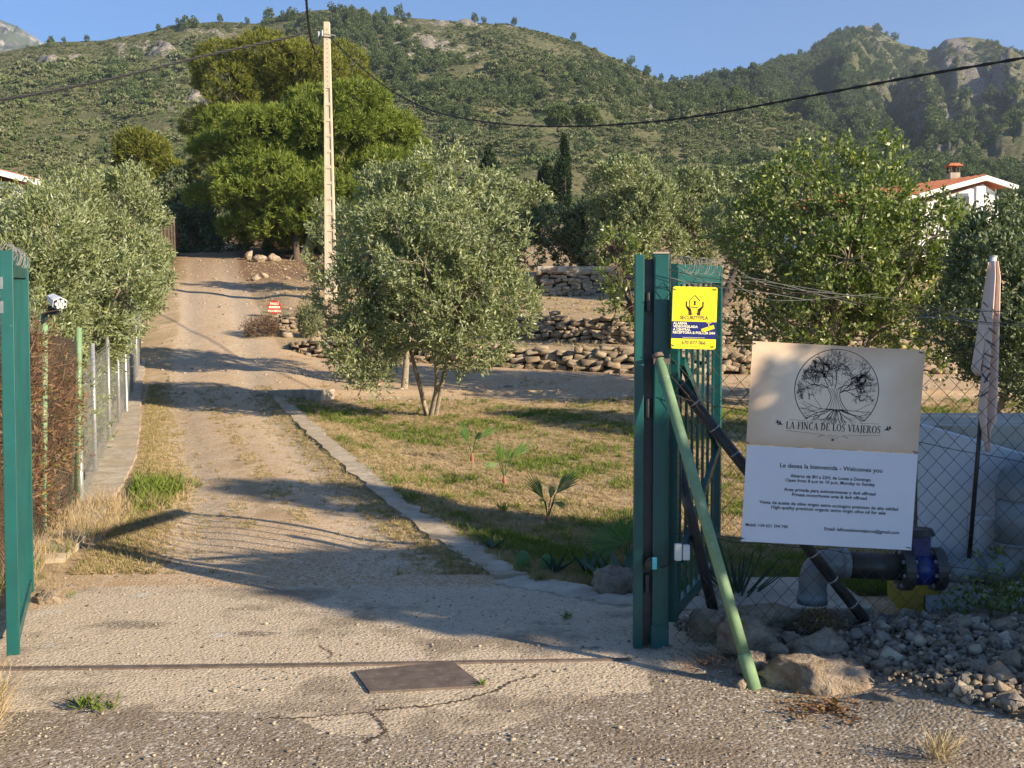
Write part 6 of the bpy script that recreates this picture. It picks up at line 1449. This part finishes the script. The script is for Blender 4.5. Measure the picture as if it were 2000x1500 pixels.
protos = [tuft(1, 'grass_dry', 18, .06, .005, 1.4), tuft(2, 'grass', 18, .07, .005, .9), tuft(3, 'grass_green', 18, .085, .006, .6), tuft(4, 'grass_dry', 22, .05, .004, 2.0, .07)]
def reg_lawn(rng, n):
    Y = 7.4 + (20.3 - 7.4) * rng.random(n) ** 1.25; X = XR(Y) + .12 + rng.random(n) * (Y * .42 + 1.0 - XR(Y)); return X, Y
def pick_lawn(rng, X, Y):
    g = snoise(X + 3, Y, 1.1) + .6 * snoise(X, Y, 3.3) + rng.normal(size=len(X)) * .35 + .5 * np.exp(-((Y - 17) / 2.2) ** 2) + .5 * np.exp(-(((X - 1.2) / 1.6) ** 2 + ((Y - 13.2) / 1) ** 2)) + .5 * sst(9.6 - Y, 0, 1)
    idx = np.where(g > .85, 2, np.where(g > .15, 1, np.where(rng.random(len(X)) < .5, 0, 3))); return idx, np.where(g > -.9, 1., 0) * np.where(idx == 2, 1.15, 1)
grassf('lawn_grass', 'sparse dry grass with green patches covering the lawn', 42000, reg_lawn, (.5, 1.15), protos, 1, pick_lawn)
def reg_verge(rng, n):
    m = n // 3; Y = 7.6 + 14 * rng.random(n) ** 1.5; side = rng.random(n); X = np.where(side < .55, XL(Y) - .05 + np.abs(rng.normal(size=n)) * .28, np.where(side < .75, XR(Y) - .1 - np.abs(rng.normal(size=n)) * .25, (XR(Y) + XL(Y)) / 2 + rng.normal(size=n) * .22)); return X, Y
def pick_verge(rng, X, Y):
    c = np.abs(X - (XR(Y) + XL(Y)) / 2) < .5; g = rng.random(len(X)) + .7 * np.exp(-(((X + 3.75) / .3) ** 2 + ((Y - 10.8) / .9) ** 2)) * 2
    idx = np.where(g > 1.0, 2, np.where(g > .55, 1, 0)); ok = ~c | ((Y > 9.2) & (snoise(X * 2, Y, 2) > .1)); nearbig = np.exp(-((Y - 10.8) / 1.1) ** 2) * (X < -3.3)
    return idx, np.where(ok, .8 + nearbig * .9, 0)
grassf('verge_grass', 'dry and green grass along both edges and the crown of the drive', 9000, reg_verge, (.5, 1.2), protos, 2, pick_verge)
tall = [tuft(11, 'grass_dry', 26, .22, .004, .45, .06), tuft(12, 'grass_dry', 20, .3, .0035, .35, .05), tuft(13, 'grass_green', 20, .2, .006, .4, .06)]
def reg_left(rng, n):
    k = rng.random(n); Y = np.where(k < .7, rng.uniform(6.6, 10.2, n), rng.uniform(4.2, 4.8, n)); X = np.where(k < .7, XL(Y) - .35 + rng.normal(size=n) * .25, -2.12 - np.abs(rng.normal(size=n)) * .2 - (Y - 4.2) * .3); return X, Y
grassf('tall_dry_grass', 'tall straw coloured grass at the foot of the left gate and fence', 520, reg_left, (.5, 1.1), tall, 3, lambda rng, X, Y: (rng.choice(3, len(X), p=[.55, .38, .07]), np.where((X > -3.35) & (Y > 6), 0.45, 1.)))
def reg_terr(rng, n):
    Y = rng.uniform(20, 48, n); X = XR(Y) + .2 + rng.random(n) * (Y * .5 + 1 - XR(Y)); ok = ~((Y > 20.2) & (Y < W3(X) - .3) & (rng.random(n) < .93)); return X[ok], Y[ok]
def pick_terr(rng, X, Y):
    g = snoise(X, Y, .9) + rng.normal(size=len(X)) * .4; return np.where(g > .9, 1, np.where(rng.random(len(X)) < .6, 0, 3)), np.where(g > -.1, 1.6, 0)
grassf('terrace_grass', 'dry weeds and straw growing on the terraces behind the lawn', 9000, reg_terr, (.6, 1.8), protos, 8, pick_terr)
wd_ = [(165, 1385, 3, 1.0, 'small green weed growing from the joint at the lower left'), (205, 1386, 2, .7, 'second green weed in the joint, right of the first'), (940, 1342, 1, .35, 'tiny weed at the corner of the steel cover'), (1105, 1210, 2, .45, 'single green sprout on the apron left of the post')]
for i, (x, y, k_, s, lab) in enumerate(wd_):
    b = gp(x, y); o = link('weed', tuft(40 + i, 'grass_green', 26, .09 * s + .02, .012 * s + .002, .8, .08 * s), M['grass_green'], loc=b); tag(o, lab, 'weed', 'weeds in the joints of the apron')
gt = link('grass_tussock', tuft(50, 'grass_dry', 90, .16, .004, .6, .05), M['grass_dry'], loc=gp(1835, 1490)); tag(gt, 'straw tussock catching the sun in the rubble at the bottom right', 'grass tussock')
gt = link('grass_tussock', tuft(51, 'grass_green', 60, .16, .008, .7, .06), M['grass_green'], loc=gp(1010, 1035)); gt.location = gp(985, 1000); tag(gt, 'bright green tussock below the middle fan palm', 'grass tussock')
gt = link('grass_tussock', tuft(52, 'grass_dry', 90, .16, .006, .9, .08), M['grass_dry'], loc=gp(915, 1010)); tag(gt, 'pale grass tussock on the lawn left of the nearest palm', 'grass tussock')

def pebble(seed, mat, sub=1):
    rng = np.random.default_rng(seed)
    v, f = hull_stone(rng, 17, jit=.5) if sub > 1 else rocky(rng, sub, 5, 2.2, .25)
    v = v * np.array([1, .8, .65]) * .5; me = np_mesh('pebble', v, f); me.materials.append(M[mat]); return me
pp = [pebble(1, 'pebble_pale'), pebble(2, 'pebble_grey'), pebble(3, 'pebble_brown'), pebble(4, 'pebble_pale')]
rng = np.random.default_rng(21); n = 16000; Y = 4.0 + 8.5 * rng.random(n) ** 1.7; X = rng.uniform(-.52, .5, n) * Y
ok = (X > XL(Y) - .1) & ((X < XR(Y)) | (Y < 6.6)) & ((X < 1.2) | (Y < 4.4)); X, Y = X[ok], Y[ok]
s = rng.lognormal(-4.9, .5, len(X)); s = np.clip(s, .003, .035)
scatter('gravel', pp, np.stack([X, Y, H(X, Y) + s * .12], -1), rng.uniform(0, 6.28, len(X)), s, rng.choice(4, len(X)), [M['rock']], 'loose small gravel scattered over the apron and the drive', 'gravel')
rp = [pebble(10 + k, ('pebble_grey', 'pebble_brown', 'pebble_grey', 'pebble_pale', 'pebble_brown')[k % 5], 2) for k in range(12)]
n = 20000; X = .95 + 3.2 * rng.random(n); Y = 3.7 + 2.6 * rng.random(n); ok = (Y > 5.75 - (X - 1.2) * 1.5) & ((X > 1.75) | (Y > 5.5) | (rng.random(n) < .25)) ; X, Y = X[ok], Y[ok]
s = np.clip(rng.lognormal(-4.0, .7, len(X)), .008, .12)
scatter('rubble', rp, np.stack([X, Y, H(X, Y) + s * .1 + rng.random(len(X)) * .04], -1), rng.uniform(0, 6.28, len(X)), s, rng.choice(12, len(X)), [M['rock_grey']], 'heap of grey rubble stones at the lower right under the fence', 'rubble', tilt=(rng.uniform(-.6, .6, len(X)), rng.uniform(-.6, .6, len(X))))
n = 9000; Y = rng.uniform(20, 50, n); X = rng.uniform(-20, 14, n) ; ok = (X > XL(Y) - 1); X, Y = X[ok], Y[ok]; s = np.clip(rng.lognormal(-3.2, .6, len(X)), .02, .2)
scatter('field_stones', pp, np.stack([X, Y, H(X, Y)], -1), rng.uniform(0, 6.28, len(X)), s, rng.choice(4, len(X)), [M['stone']], 'small stones strewn over the terraces and the far drive', 'stones')
# litter of dry leaves by the big boulder
lt = tuft(60, 'dry_leaf', 240, .05, .012, 2.6, .2); o = link('leaf_litter', lt, M['dry_leaf'], loc=gp(1610, 1392)); o.location.z += .01; tag(o, 'reddish dry leaf litter in front of the largest boulder', 'leaf litter', kind='stuff')
lt = tuft(61, 'brush', 200, .12, .004, 1.8, .22); o = link('twig_litter', lt, M['brush'], loc=gp(1385, 1300)); tag(o, 'dry twigs and weeds at the foot of the gate post boulders', 'twig litter', kind='stuff')
